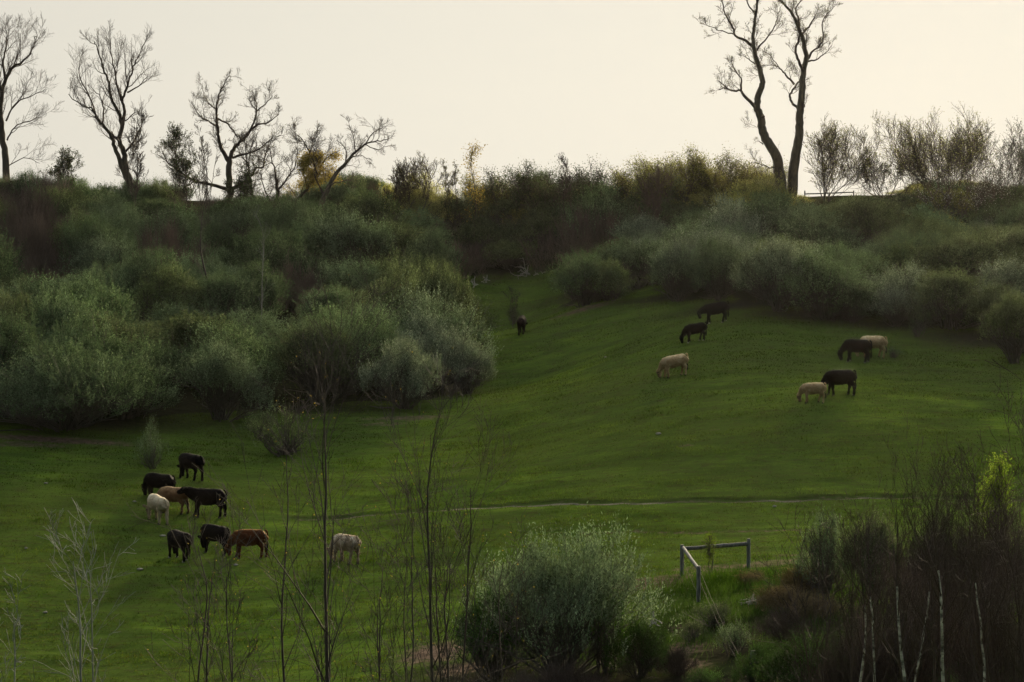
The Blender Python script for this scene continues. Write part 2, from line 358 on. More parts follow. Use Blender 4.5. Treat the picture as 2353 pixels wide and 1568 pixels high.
def acc(x, y):
    s = soilmask(x, y); l = littermask(x, y); d = pdist(x, y, TR); d_ = pdist(x, y, TR2)
    keep = rng.random(len(x)) > np.clip(s * 1.5 + l * 1.0 + (np.abs(d + .02) < .16) * 1.0 + (np.abs(d_) < .13) * .7, 0, 1)
    patch = vnoise(x * .4, y * 1.3, 12) + .6 * vnoise(x * 1.1, y * 3.0, 13)
    return keep & (rng.random(len(x)) < .78 + .35 * patch)
tag(blades(800000, 78, 212, .035, .10, .022, acc, 'meadow_grass', GM), 'short green grazed grass covering the meadow slope', 'grass', kind='stuff')
TG = [(*hit(a, b)[:2], c, d) for a, b, c, d in [(1750,1350,4.5,3),(1680,1345,2.5,2.0),(1800,1400,3,3),(1640,1420,2.5,2.5),(1900,1330,3.5,3),(1420,1480,2.5,3)]]
def acct(x, y):
    s = np.zeros(len(x))
    for a, b, c, d in TG: s = np.maximum(s, np.exp(-(((x - a) / c) ** 2 + ((y - b) / d) ** 2)))
    return rng.random(len(x)) < s
def acck(x, y):
    p1 = vnoise(x * .9, y * 2.2, 41) + .5 * vnoise(x * 2.3, y * 4.5, 42)
    return (p1 > .72) & (littermask(x, y) < .4) & (soilmask(x, y) < .4) & (np.abs(pdist(x, y, TR)) > .3)
tag(blades(520000, 80, 205, .08, .17, .02, acck, 'meadow_tussocks', leafmat('tussock_blade', (.030, .058, .012), (.075, .130, .022), .35, None, .4)), 'darker ungrazed tussocks scattered through the pasture grass', 'grass', kind='stuff')
tag(blades(260000, 80, 112, .15, .42, .014, acct, 'tall_grass', leafmat('tall_grass_blade', (.020, .045, .010), (.060, .110, .022), .35, None, .4)), 'longer dark green grass growing around the fence corner', 'grass', kind='stuff')

# ------------------------------------------------------------------ cattle
def etube(stations, sides=16):
    """closed tube through stations (x, y, z, r_in_plane, r_side); cross-sections stand normal to the path"""
    S = np.array(stations, float); P_ = S[:, :3]; T = unit(np.gradient(P_, axis=0))
    side = np.tile(np.array([0, 1., 0]), (len(S), 1)); side = unit(side - (side * T).sum(1, keepdims=True) * T); up = np.cross(T, side)
    a = np.arange(sides) * 2 * np.pi / sides
    ring = P_[:, None] + up[:, None] * (np.cos(a)[None, :, None] * S[:, 3, None, None]) + side[:, None] * (np.sin(a)[None, :, None] * S[:, 4, None, None])
    V = list(ring.reshape(-1, 3)); F = []
    for i in range(len(S) - 1):
        for j in range(sides):
            j2 = (j + 1) % sides; F.append((i * sides + j, i * sides + j2, (i + 1) * sides + j2, (i + 1) * sides + j))
    F.append(tuple(range(sides))); k = (len(S) - 1) * sides; F.append(tuple(k + j for j in reversed(range(sides))))
    return V, F
def pymesh(name, parts):
    V, F, off = [], [], 0
    for v, f in parts:
        V += [tuple(map(float, p)) for p in v]; F += [tuple(i + off for i in q) for q in f]; off = len(V)
    me = bpy.data.meshes.new(name); me.from_pydata(V, [], F); me.update(); return me
def coat(name, stops, scale=3.0, sheen=.25, rim=(1, .8, .55), dirt_shade=None):
    m, t = newmat(name); tcn = N(t, 'TexCoord'); f = noise(t, tcn.outputs['Object'], scale, 6, .68)
    p = N(t, 'BsdfPrincipled'); p.inputs['Roughness'].default_value = .85; p.inputs['Specular IOR Level'].default_value = .05
    c = rmp(t, f, stops)
    if dirt_shade:
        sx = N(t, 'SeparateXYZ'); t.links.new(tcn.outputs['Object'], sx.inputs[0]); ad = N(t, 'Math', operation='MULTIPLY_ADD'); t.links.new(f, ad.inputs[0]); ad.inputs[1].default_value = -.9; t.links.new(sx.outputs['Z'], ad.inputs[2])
        c = mixc(t, maprange(t, ad.outputs[0], .45, .75, .65, 0), c, dirt_shade)  # browner below: dirty flanks, deepened by shade painted into the coat
    t.links.new(c, p.inputs['Base Color'])
    p.inputs['Sheen Weight'].default_value = sheen; p.inputs['Sheen Roughness'].default_value = .45; p.inputs['Sheen Tint'].default_value = (*rim, 1)
    bu = N(t, 'Bump'); bu.inputs['Strength'].default_value = .5; bu.inputs['Distance'].default_value = .02
    t.links.new(noise(t, tcn.outputs['Object'], 22, 4, .7), bu.inputs['Height']); t.links.new(bu.outputs[0], p.inputs['Normal'])
    o = N(t, 'OutputMaterial'); t.links.new(p.outputs[0], o.inputs[0]); return m
CM = {'black': coat('black_coat', [(.3, (.003, .0026, .0026)), (.7, (.007, .005, .0045))], 3, .0),
      'rustblack': coat('brown_black_coat', [(.3, (.005, .003, .003)), (.7, (.013, .007, .006))], 3, .0),
      'red': coat('red_coat', [(.3, (.020, .006, .0035)), (.7, (.085, .024, .009))], 3, .35, (1, .6, .2)),
      'brown': coat('brown_coat', [(.32, (.07, .036, .018)), (.5, (.14, .08, .042)), (.7, (.36, .24, .13))], 3, .3, dirt_shade=(.09, .045, .022)),
      'tan': coat('tan_coat', [(.34, (.20, .125, .060)), (.5, (.50, .36, .20)), (.66, (.78, .65, .43))], 2.6, .35, dirt_shade=(.16, .095, .045)),
      'cream': coat('cream_coat', [(.32, (.24, .17, .10)), (.48, (.46, .39, .28)), (.66, (.66, .60, .46))], 2.4, .35, dirt_shade=(.20, .145, .080)),
      'roan': coat('roan_coat', [(.36, (.10, .07, .045)), (.5, (.25, .19, .13)), (.62, (.66, .60, .48))], 3.4, .35, dirt_shade=(.15, .095, .055))}
hoofm = barkmat('pale_hoof', (.10, .10, .09), (.32, .31, .29), 9, 1); hoofd = barkmat('dark_hoof', (.012, .010, .009), (.04, .035, .03), 9, 1)
eyem = barkmat('dark_eye', (.01, .008, .007), (.02, .016, .014), 9, 1, .3); udderm = barkmat('pink_udder', (.22, .12, .09), (.34, .20, .15), 9, 1, .8)
muzm = barkmat('brown_face', (.07, .040, .022), (.17, .10, .055), 9, 1, .7)
NECK = {'graze': [(-.42, 1.02, .34, .24), (-.62, .97, .33, .22), (-.80, .84, .255, .17), (-.95, .67, .185, .13), (-1.04, .55, .145, .11)],
        'low': [(-.42, 1.03, .34, .24), (-.62, 1.02, .32, .21), (-.84, .98, .27, .17), (-1.04, .92, .22, .14), (-1.15, .88, .18, .12)],
        'level': [(-.40, 1.02, .34, .24), (-.60, 1.05, .33, .22), (-.80, 1.11, .29, .18), (-.98, 1.19, .24, .15), (-1.08, 1.23, .20, .13)]}
HEAD = {'graze': [(-1.06, .60, .09, .10), (-1.10, .50, .155, .14), (-1.11, .39, .165, .145), (-1.085, .27, .135, .105), (-1.05, .15, .108, .09), (-1.03, .07, .10, .094), (-1.02, .02, .06, .06)],
        'low': [(-1.12, .95, .07, .08), (-1.19, .88, .155, .135), (-1.235, .78, .160, .138), (-1.23, .66, .132, .105), (-1.205, .56, .110, .090), (-1.185, .48, .098, .092), (-1.18, .43, .06, .06)],
        'level': [(-1.04, 1.32, .07, .08), (-1.13, 1.29, .155, .135), (-1.23, 1.25, .158, .138), (-1.34, 1.19, .130, .105), (-1.44, 1.135, .108, .090), (-1.52, 1.09, .096, .092), (-1.56, 1.07, .06, .06)]}
STRIDE = {0: (0, 0, 0, 0), 1: (-.12, .10, -.16, .12), 2: (.10, -.10, .14, -.10), 3: (-.05, .12, .05, -.20), 4: (.02, -.14, -.02, .22)}
def make_cow(loc, rz, s, coatname, pose, stride, label, group, yaw=0., girth=1.0, hoof='dark', udder=False, sheath=False, muzzle=False, legcoat=None, seed=0):
    """a grazing bovine facing -X before rotation; feet follow the slope"""
    root = empty('cow', loc, rz); tag(root, label, 'cow', group)
    cr_, sr_ = math.cos(rz), math.sin(rz)
    def gz(x, y): return Hs(loc[0] + cr_ * x - sr_ * y, loc[1] + sr_ * x + cr_ * y) - loc[2]
    zf, zr = gz(-.5 * s, 0), gz(.6 * s, 0)
    def tz(x): return zf + (x * s / s + .5) / 1.1 * (zr - zf)
    def T(x, y, z): return (x * .93 * s, y * s, z * s + (zf + (x + .5) / 1.1 * (zr - zf)) * 1.0)
    body = [(.88, 0, 1.12, .13, .13), (.86, 0, 1.10, .235, .24), (.76, 0, 1.045, .315, .31), (.54, 0, 1.0, .37, .33), (.28, 0, .975, .39, .345), (.02, 0, .955, .40, .37),
            (-.22, 0, .955, .405, .36), (-.42, 0, .97, .40, .33), (-.60, 0, .98, .335, .26), (-.74, 0, .94, .25, .20), (-.82, 0, .92, .12, .11)]
    parts = [etube([(*T(a, b, c), d * s, e_ * s * girth) for a, b, c, d, e_ in body], 20)]
    px, pz = -.42, 1.06
    def yw(x, z):
        w = min(1, max(0, (px - x) / .5)) * yaw; dx = x - px; return px + dx * math.cos(w), -dx * math.sin(w) * -1
    def nk(lst):
        o = []
        for x, z, a, b in lst:
            X, Y = yw(x, z); o.append((*T(X, Y, z), a * s, b * s))
        return o
    # head follows the ground
    Xh, Yh = yw(HEAD[pose][-1][0], 0); dz = 0
    if pose == 'graze':
        tgt = gz(Xh * s, Yh * s); cur = T(Xh, Yh, .02)[2]; dz = tgt + .03 - cur
    nn, hh = nk(NECK[pose]), nk(HEAD[pose])
    nn = [(a, b, c + dz * i / (len(nn)), d, e_) for i, (a, b, c, d, e_) in enumerate(nn)]; hh = [(a, b, c + dz, d, e_) for a, b, c, d, e_ in hh]
    parts += [etube(nn, 16), etube(hh, 14)]
    st = STRIDE[stride]; feet = []
    for i, (fx, sy) in enumerate(((-.50, -1), (-.50, 1), (.60, -1), (.60, 1))):
        o = st[i]; xf = fx + o + (.0 if i < 2 else .03); yf = sy * .155
        g = gz(xf * .93 * s, yf * s)
        def L(x, y, z, rz_=None): zz = T(x, y, z)[2]; k = max(0, min(1, (.75 - z) / .75)); return (x * .93 * s, y * s, zz * (1 - k) + (g + z * s) * k)
        if i < 2:
            sts = [(*L(fx + .02, sy * .15, 1.05), .20 * s, .13 * s), (*L(fx, sy * .165, .86), .18 * s, .12 * s), (*L(fx + .01 + o * .2, sy * .165, .68), .15 * s, .11 * s), (*L(fx - .02 + o * .55, sy * .16, .42), .090 * s, .084 * s),
                   (*L(fx - .01 + o * .75, sy * .155, .30), .068 * s, .066 * s), (*L(xf - .01, yf, .13), .070 * s, .068 * s), (*L(xf - .03, yf, .05), .066 * s, .064 * s), (*L(xf - .04, yf, .0), .066 * s, .064 * s)]
        else:
            sts = [(*L(.60, sy * .14, 1.08), .25 * s, .15 * s), (*L(.56 + o * .1, sy * .165, .86), .23 * s, .15 * s), (*L(.55 + o * .3, sy * .175, .70), .165 * s, .12 * s), (*L(.70 + o * .6, sy * .16, .50), .100 * s, .085 * s),
                   (*L(.655 + o * .8, sy * .155, .36), .070 * s, .068 * s), (*L(xf + .02, yf, .14), .070 * s, .068 * s), (*L(xf - .01, yf, .05), .068 * s, .064 * s), (*L(xf - .02, yf, .0), .068 * s, .064 * s)]
        parts.append(etube(sts, 12)); feet.append(((xf - (.045 if i < 2 else .025)) * .93, yf, g))
    parts.append(etube([(*T(.55, 0, .74), .10 * s, .16 * s), (*T(.45, 0, .70), .08 * s, .14 * s), (*T(.3, 0, .68), .04 * s, .08 * s)], 10))
    if sheath: parts.append(etube([(*T(.10, 0, .66), .05 * s, .04 * s), (*T(.16, 0, .58), .045 * s, .035 * s), (*T(.17, 0, .52), .02 * s, .02 * s)], 8))
    me = pymesh('body', parts); tmp = bpy.data.objects.new('tmp', me); COL.objects.link(tmp)
    r = tmp.modifiers.new('r', 'REMESH'); r.mode = 'VOXEL'; r.voxel_size = .024; sm_ = tmp.modifiers.new('s', 'SMOOTH'); sm_.iterations = 5; sm_.factor = .5
    dg = bpy.context.evaluated_depsgraph_get(); m2 = bpy.data.meshes.new_from_object(tmp.evaluated_get(dg)); bpy.data.objects.remove(tmp)
    nv = len(m2.vertices); co = np.empty(nv * 3, np.float32); m2.vertices.foreach_get('co', co); co = co.reshape(-1, 3)
    no = np.empty(nv * 3, np.float32); m2.vertices.foreach_get('normal', no); no = no.reshape(-1, 3)
    bumps = .014 * vnoise(co[:, 0] * 6 + co[:, 1] * 3, co[:, 2] * 6 + seed, 21) + .010 * vnoise(co[:, 0] * 17, co[:, 2] * 17 + co[:, 1] * 11, 22)
    co = co + no * bumps[:, None]; m2.vertices.foreach_set('co', co.ravel().astype(np.float32))
    m2.polygons.foreach_set('use_smooth', np.ones(len(m2.polygons), bool)); m2.materials.clear(); m2.update(); m2.name = 'body'
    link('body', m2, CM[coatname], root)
    # tail with its tuft
    tl = [(*T(.80, 0, 1.33), .05 * s, .06 * s), (*T(.90, 0, 1.27), .045 * s, .05 * s), (*T(.935, .01, 1.10), .036 * s, .04 * s), (*T(.925, .02, .86), .030 * s, .034 * s), (*T(.91, .02, .64), .026 * s, .03 * s)]
    to = link('tail', pymesh('tail', [etube(tl, 8)]), CM[coatname], root)
    link('tail_tuft', pymesh('tail_tuft', [etube([(*T(.91, .02, .68), .028 * s, .03 * s), (*T(.905, .02, .54), .055 * s, .055 * s), (*T(.90, .02, .40), .058 * s, .055 * s), (*T(.895, .02, .27), .014 * s, .014 * s)], 8)]), CM['rustblack'] if coatname in ('tan', 'brown', 'red') else CM[coatname], to)
    # ears, eyes, muzzle
    hc = np.array(hh[1][:3]); hd = unit(np.array(hh[3][:3]) - hc); w = yaw; lat = np.array([math.sin(w) * 0 + 0, 1, 0]); lat = unit(lat - lat.dot(hd) * hd); fr = np.cross(lat, hd)
    if fr[0] > 0: fr = -fr
    for sg in (-1, 1):
        b = hc + lat * sg * .11 * s - hd * .02 * s; d = unit(lat * sg * 1.0 - hd * .30 + fr * .15); n_ = unit(np.cross(d, hd)); e2 = np.cross(n_, d)
        V = []; 
        for k, (t_, wd) in enumerate(((0, .035), (.08, .065), (.16, .078), (.22, .055), (.27, .008))):
            c = b + d * t_ * s
            for a in range(8):
                an = a * math.pi / 4; V.append(c + e2 * math.cos(an) * wd * s + n_ * (math.sin(an) * .014 * s))
        Fq = [(k * 8 + a, k * 8 + (a + 1) % 8, (k + 1) * 8 + (a + 1) % 8, (k + 1) * 8 + a) for k in range(4) for a in range(8)] + [tuple(range(32, 40))]
        link('ear', pymesh('ear', [(V, Fq)]), CM[coatname], root)
        ce = np.array(hh[2][:3]) + lat * sg * .128 * s + fr * .05 * s; V = []; Fq = []
        q, f = etube([(ce[0] - .02 * s, ce[1], ce[2], .003, .003), (ce[0] - .012 * s, ce[1], ce[2], .016 * s, .012 * s), (ce[0], ce[1], ce[2], .02 * s, .016 * s), (ce[0] + .012 * s, ce[1], ce[2], .016 * s, .012 * s), (ce[0] + .02 * s, ce[1], ce[2], .003, .003)], 8)
        link('eye', pymesh('eye', [(q, f)]), eyem, root)
    if muzzle:
        m = [(a, b, c, d * 1.05, e_ * 1.05) for a, b, c, d, e_ in hh[-5:]]; m[-1] = (m[-1][0], m[-1][1], m[-1][2] - .008, m[-1][3], m[-1][4])
        link('face', pymesh('face', [etube(m, 14)]), muzm, root)
    for x, y, g in feet:
        link('hoof', pymesh('hoof', [etube([(x * s - .008, y * s, g - .02, .076 * s, .070 * s), (x * s, y * s, g + .03 * s, .070 * s, .066 * s), (x * s + .006, y * s, g + .075 * s, .064 * s, .062 * s)], 10)]), hoofm if hoof == 'pale' else hoofd, root)
    if udder:
        link('udder', pymesh('udder', [etube([(*T(.50, 0, .74), .10 * s, .12 * s), (*T(.46, 0, .64), .12 * s, .13 * s), (*T(.45, 0, .57), .09 * s, .10 * s), (*T(.45, 0, .53), .02 * s, .02 * s)], 12)]), udderm, root)
    return root
GU, GL = 'cattle grazing on the upper slope', 'cattle grazing in the lower left hollow'
def cow(u, v, deg, s, c, pose, st, label, group, **k):
    p = hit(u, v); make_cow(tuple(p), R(deg), s, c, pose, st, label, group, **k)
# rotation: 0 faces left across the picture, -90 faces away
cow(1199, 767, -97, .92, 'rustblack', 'graze', 3, 'brown black cow seen from behind, alone below the pale dead branches', GU, seed=1)
cow(1645, 743, 4, 1.0, 'black', 'low', 1, 'black cow with head lowered but off the grass, highest of the herd beside the shrubs', GU, hoof='pale', seed=2, yaw=-0.5)
cow(1597, 785, 8, .86, 'black', 'graze', 3, 'small black calf grazing just below the highest black cow', GU, hoof='pale', seed=3, yaw=-0.5)
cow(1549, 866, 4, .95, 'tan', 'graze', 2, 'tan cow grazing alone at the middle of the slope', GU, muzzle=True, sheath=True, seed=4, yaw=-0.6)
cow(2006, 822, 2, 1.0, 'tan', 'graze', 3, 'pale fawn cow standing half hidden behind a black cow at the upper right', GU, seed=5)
cow(1970, 832, 4, 1.03, 'black', 'graze', 1, 'black cow with pink udder and pale hooves in front of the pale fawn cow', GU, hoof='pale', udder=True, seed=6, yaw=-0.2)
cow(1930, 910, 6, 1.07, 'black', 'graze', 2, 'large black bull standing behind the small tan calf', GU, sheath=True, girth=1.1, seed=7)
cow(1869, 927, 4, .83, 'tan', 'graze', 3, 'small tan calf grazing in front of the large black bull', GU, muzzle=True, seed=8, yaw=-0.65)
cow(438, 1102, -38, 1.02, 'black', 'graze', 1, 'black cow grazing apart just below the small pale sapling shrub, uppermost of the hollow group', GL, girth=1.05, seed=9, yaw=-0.5)
cow(366, 1147, -12, .98, 'black', 'graze', 0, 'black cow grazing behind the brown cow and the cream cow', GL, seed=10, yaw=-0.5)
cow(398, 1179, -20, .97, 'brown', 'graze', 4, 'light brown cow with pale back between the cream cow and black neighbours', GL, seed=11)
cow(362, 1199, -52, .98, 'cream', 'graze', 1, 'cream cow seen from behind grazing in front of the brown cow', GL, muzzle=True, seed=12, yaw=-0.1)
cow(478, 1188, 4, 1.06, 'black', 'level', 4, 'black bull with raised head sniffing the rump of the brown cow', GL, sheath=True, seed=13)
cow(411, 1286, -48, 1.0, 'black', 'graze', 3, 'black cow seen from behind grazing at the lower left of the herd', GL, girth=1.08, hoof='pale', seed=14, yaw=-0.6)
cow(493, 1272, -30, 1.0, 'black', 'graze', 2, 'black cow grazing between another black cow and the red brown one', GL, seed=15, yaw=-0.5)
cow(573, 1282, 2, 1.0, 'red', 'graze', 4, 'red brown cow grazing beside a black cow behind bare saplings', GL, sheath=True, seed=16, yaw=-0.2)
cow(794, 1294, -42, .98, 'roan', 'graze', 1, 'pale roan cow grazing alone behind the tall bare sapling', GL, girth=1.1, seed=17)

# ------------------------------------------------------------------ shrubs
def shrub_geo(seed, W_, Hh, lobes, nshoot, leaf=.12, up=.9, slen=.55, thin=.42, open_base=.02, leafless=False):
    """returns (foliage V,F), (stem V,F) for a shrub of width W_ and height Hh standing on the origin"""
    r = np.random.default_rng(seed); lines = []; C, Rr = [], []
    for i in range(lobes):
        a = 2 * np.pi * (i / lobes) + r.uniform(-.5, .5); q = W_ * .5 * r.uniform(.2, .82) if i else 0
        rad = np.array([W_ * r.uniform(.13, .27), W_ * r.uniform(.13, .27), Hh * r.uniform(.20, .38)])
        top = Hh * (1 - .5 * (q / (W_ * .5)) ** 1.6) * r.uniform(.66, 1.0); cz = max(top - rad[2], rad[2] * .75 + Hh * open_base)
        if q > W_ * .28 and r.random() < .6: cz = rad[2] * .7 + Hh * r.uniform(0, .14)
        C.append([q * np.cos(a), q * np.sin(a), cz]); Rr.append(rad)
    C = np.array(C); Rr = np.array(Rr); FV = []; TN = []
    for c, rd in zip(C, Rr):
        m = int(nshoot * (rd[0] / (W_ * .26)) * r.uniform(.8, 1.2)); ns = max(10, m // 8); sid = r.integers(0, ns, m); tone = r.random(ns)[sid]
        d = unit(unit(r.normal(size=(ns, 3)))[sid] + r.normal(size=(m, 3)) * (.17 / rd[0])); d[:, 2] = np.where(d[:, 2] < -.35, -d[:, 2], d[:, 2])
        f = np.clip((r.uniform(.3, 1, ns) ** .5)[sid] + r.normal(size=m) * .05, .1, 1.1)
        bump = 1 + .26 * vnoise(d[:, 0] * 3 + seed, d[:, 1] * 3 + d[:, 2] * 2, seed) + .16 * vnoise(d[:, 0] * 7, d[:, 1] * 7 + d[:, 2] * 5, seed + 1)
        p = c + d * rd * (f * bump)[:, None]
        keep = r.random(m) > thin * (.5 + .9 * vnoise(p[:, 0] * 1.5 + 9, p[:, 1] * 1.5 + p[:, 2] * 1.7, seed + 2)); p, d, f, tone = p[keep], d[keep], f[keep], tone[keep]; m = len(p)
        D = unit(d * .55 + np.array([0, 0, up]) + r.normal(size=(m, 3)) * .28); L = slen * r.uniform(.4, 1.25, m) * (.6 + .6 * f)
        L = np.where(r.random(m) < .12, L * 1.8, L)
        if leafless:
            n3 = 3
            for j in range(m):
                b = p[j] - D[j] * L[j] * .6 + r.normal(size=3) * .12; k = r.normal(size=3) * .08
                lines.append((np.array([b, (b + p[j]) / 2 + k, p[j] + D[j] * L[j] * .5 + k * 1.6]), np.array([.014, .010, .004])))
        else:
            nl = 7
            for j in range(nl):
                t_ = (j + r.uniform(0, .9, m)) / nl; pp = p + D * (L * t_)[:, None]
                sp_ = .55 if up > .6 else .9
                FV.append(leaves(pp, unit(D + r.normal(size=(m, 3)) * sp_), leaf * r.uniform(.6, 1.3, m), leaf * r.uniform(.28, .5, m), r)); TN.append(np.repeat(tone, 4))
        # fine twigs within the lobe
        for j in range(max(10, m // 14)):
            i0 = r.integers(0, m); tip = p[i0] + D[i0] * .25; base = c * np.array([.5, .5, .45]) + r.normal(size=3) * np.array([.25, .25, .2]) * W_ * .12
            mid = (base + tip) / 2 + r.normal(size=3) * .18; lines.append((np.array([base, mid, tip]), np.array([.020, .013, .005])))
        for j in range(2):
            b0 = np.array([r.normal() * .16, r.normal() * .16, -.3]); e_ = c + r.normal(size=3) * rd * .4; m1 = b0 * .6 + e_ * .4 + r.normal(size=3) * .15; m1[2] = e_[2] * .45
            lines.append((np.array([b0, b0 * .8 + m1 * .2, m1, (m1 + e_) / 2 + r.normal(size=3) * .08, e_]), np.array([.07, .06, .045, .03, .012])))
    return (join(*FV) if FV else None), tubes(lines, 3), (np.concatenate(TN) if TN else None)
SH = {}
def mk(kind, i, *a, **k):
    fv, sv, tn = shrub_geo(*a, **k); fm = mesh_np('foliage', *fv) if fv else None
    if fm: fm.attributes.new('spray', 'FLOAT', 'POINT').data.foreach_set('value', tn.astype(np.float32))
    SH.setdefault(kind, []).append((fm, mesh_np('stems', *sv), a[1], a[2]))
for i in range(4): mk('willow', i, 100 + i, 5.0, 4.0, 13, 330, leaf=.115, up=1.2, slen=.62)
for i in range(4): mk('round', i, 200 + i, 5.0, 3.8, 14, 420, leaf=.10, up=.45, slen=.36)
for i in range(3): mk('big', i, 300 + i, 8.0, 5.0, 26, 420, leaf=.115, up=.9, slen=.55)
for i in range(3): mk('small', i, 400 + i, 2.6, 2.2, 6, 130, leaf=.085, up=1.1, slen=.40, thin=.35)
for i in range(3): mk('twiggy', i, 500 + i, 5.0, 4.2, 14, 120, up=1.3, slen=1.3, leafless=True)
for i in range(2): mk('sparse', i, 600 + i, 4.2, 4.2, 8, 150, leaf=.10, up=1.0, slen=.6, thin=.45)
for k in SH:
    for f, st, _, _ in SH[k]:
        for m in (f, st):
            if m is not None: m.materials.append(M['olive'] if m is f else M['stem'])
NSH = [0]
def put_shrub(p, kind, w, h, mat, label, group=None, stemmat=None, cat='shrub', name='shrub', rz=None):
    rr = random.Random(NSH[0] * 7 + 3); NSH[0] += 1
    f, st, W0, H0 = SH[kind][rr.randrange(len(SH[kind]))]
    s = w / W0; sz = h / H0
    root = empty(name, (p[0], p[1], p[2] - .05), rr.uniform(0, 6.28) if rz is None else rz, (s, s, sz)); tag(root, label, cat, group)
    for nm, me_, mt in (('foliage', f, mat), ('stems', st, stemmat or ('purple' if kind == 'twiggy' else 'stem'))):
        if me_ is None: continue
        o = bpy.data.objects.new(nm, me_); COL.objects.link(o); o.parent = root
        o.material_slots[0].link = 'OBJECT'; o.material_slots[0].material = M[mt]
    return root
PLACED = []
def shrub(u, v, wpx, hpx, kind, mat, label, group=None, depth=None, **k):
    p = hit(u, v) if depth is None else at_depth(u, depth)
    m = p[1] / FPX; PLACED.append((p[0], p[1], wpx * m * .5)); return put_shrub(p, kind, wpx * m, hpx * m, mat, label, group, **k)
# ---- shrubs one can single out: (u centre, v foot, width, height in frame units)
for a in [
 (150,985,440,215,'big','sage','large dark green shrub at the far left front edge of the thicket'),
 (290,960,240,140,'willow','green','sloping green shrub filling the right shoulder of the large far left shrub'),
 (505,965,230,185,'willow','sage','blue green willow shrub at the front edge behind the lone small sapling shrub'),
 (455,880,240,180,'round','olive','dull olive shrub rising behind the blue green willow shrub'),
 (730,925,220,215,'round','olive','dense olive shrub with thin bare stems in front, at the thicket foot'),
 (790,905,330,225,'big','green','large domed olive shrub left of the silvery willow clump'),
 (930,940,170,170,'willow','silver','silvery willow shrub at the front corner above the bare soil'),
 (985,900,210,185,'willow','silver','tallest silvery willow shrub of the clump at the field corner'),
 (1075,905,130,130,'willow','silver','small bright silvery willow shrub at the right tip of the thicket'),
 (860,830,150,130,'willow','sage','grey green willow shrub on top of the domed olive one'),
 (350,1078,85,115,'sparse','sage','small pale sapling shrub standing alone on the grass above the cattle'),
 (650,1045,150,105,'small','olive','low round olive bush with a dark twig pile at its foot, alone on the grass'),
 (605,1010,100,70,'small','olive','smaller olive bush touching the left side of the low round bush'),
 (1345,702,175,135,'round','green','dark green bush with pale forked stems at the head of the clearing'),
 (1400,690,130,105,'round','olive','olive bush joined to the right of the dark green clearing bush'),
 (1560,693,130,145,'willow','sage','grey green shrub with a fan of bare stems above the highest black cow'),
 (1650,690,150,150,'willow','sage','second fan stemmed shrub to the right above the highest black cow'),
 (1790,715,200,185,'willow','silver','pale silvery shrub bulging over the grass at the right hand edge'),
 (1900,735,230,170,'round','sage','broad grey green shrub just right of the pale silvery shrub'),
 (1960,740,130,90,'round','sage','low spreading shrub hanging over the grass above the fawn cow'),
 (2060,750,120,100,'willow','silver','short silvery shrub between the broad shrub and the dark gap'),
 (2110,775,55,75,'small','olive','small olive sapling bush standing forward of the dark gap'),
 (2180,755,200,150,'round','olive','wide olive shrub right of the dark gap in the thicket edge'),
 (2330,835,150,190,'round','olive','dark olive shrub at the right frame edge, lowest of the right hand thicket'),
 (2290,770,170,120,'willow','olive','olive shrub tucked behind the shrub at the right frame edge'),
 (1180,745,40,42,'small','olive','tiny twiggy bush just behind the lone brown black cow'),
 (2053,822,45,26,'small','green','tiny dark green bush on the grass right of the fawn cow'),
 (1240,470,70,80,'willow','green','green bush on the skyline directly left of the central bare sapling'),
 (1750,500,150,110,'round','yellowglow','yellow green bush glowing at the foot of the twin tall trees'),
 (820,470,120,75,'round','yellowglow','yellow green bush on the skyline below the leaning bare tree'),
 (60,610,230,190,'twiggy',None,'purple brown leafless thicket shrub high at the far left'),
 (110,690,200,120,'twiggy',None,'purple brown leafless shrub below the one at the far left'),
 (680,720,170,120,'twiggy',None,'reddish brown leafless shrub in the middle of the left thicket'),
 (640,650,130,100,'twiggy',None,'brown leafless shrub above the reddish one in mid thicket'),
 (910,760,130,90,'twiggy',None,'brown leafless shrub over the silvery willow clump'),
 (1350,620,220,150,'twiggy',None,'large pinkish brown leafless shrub behind the dark green clearing bush'),
 (960,520,170,120,'willow','yellowglow','yellow green shrub under the skyline left of the yellow leaved sapling'),
 (1060,640,140,90,'twiggy',None,'dark leafless shrub at the upper left end of the clearing'),
 (1170,620,150,80,'round','olive','dark olive shrub behind the pale dead branches'),
 (1110,590,150,100,'willow','olive','feathery olive shrub above the upper end of the clearing'),
]:
    pass
    u, v, w, h, kind, mat, lab = a
    if mat == 'yellowglow' and 'yellowglow' not in M: M['yellowglow'] = leafmat('yellow_glow_leaf', (.14, .16, .060), (.29, .30, .12), .5, (1.25, 1.15, .65))  # leaf colour lightened and yellowed to stand in for backlit glow along the crest
    shrub(u, v, w * 1.06, h, kind, mat or 'olive', lab, None)
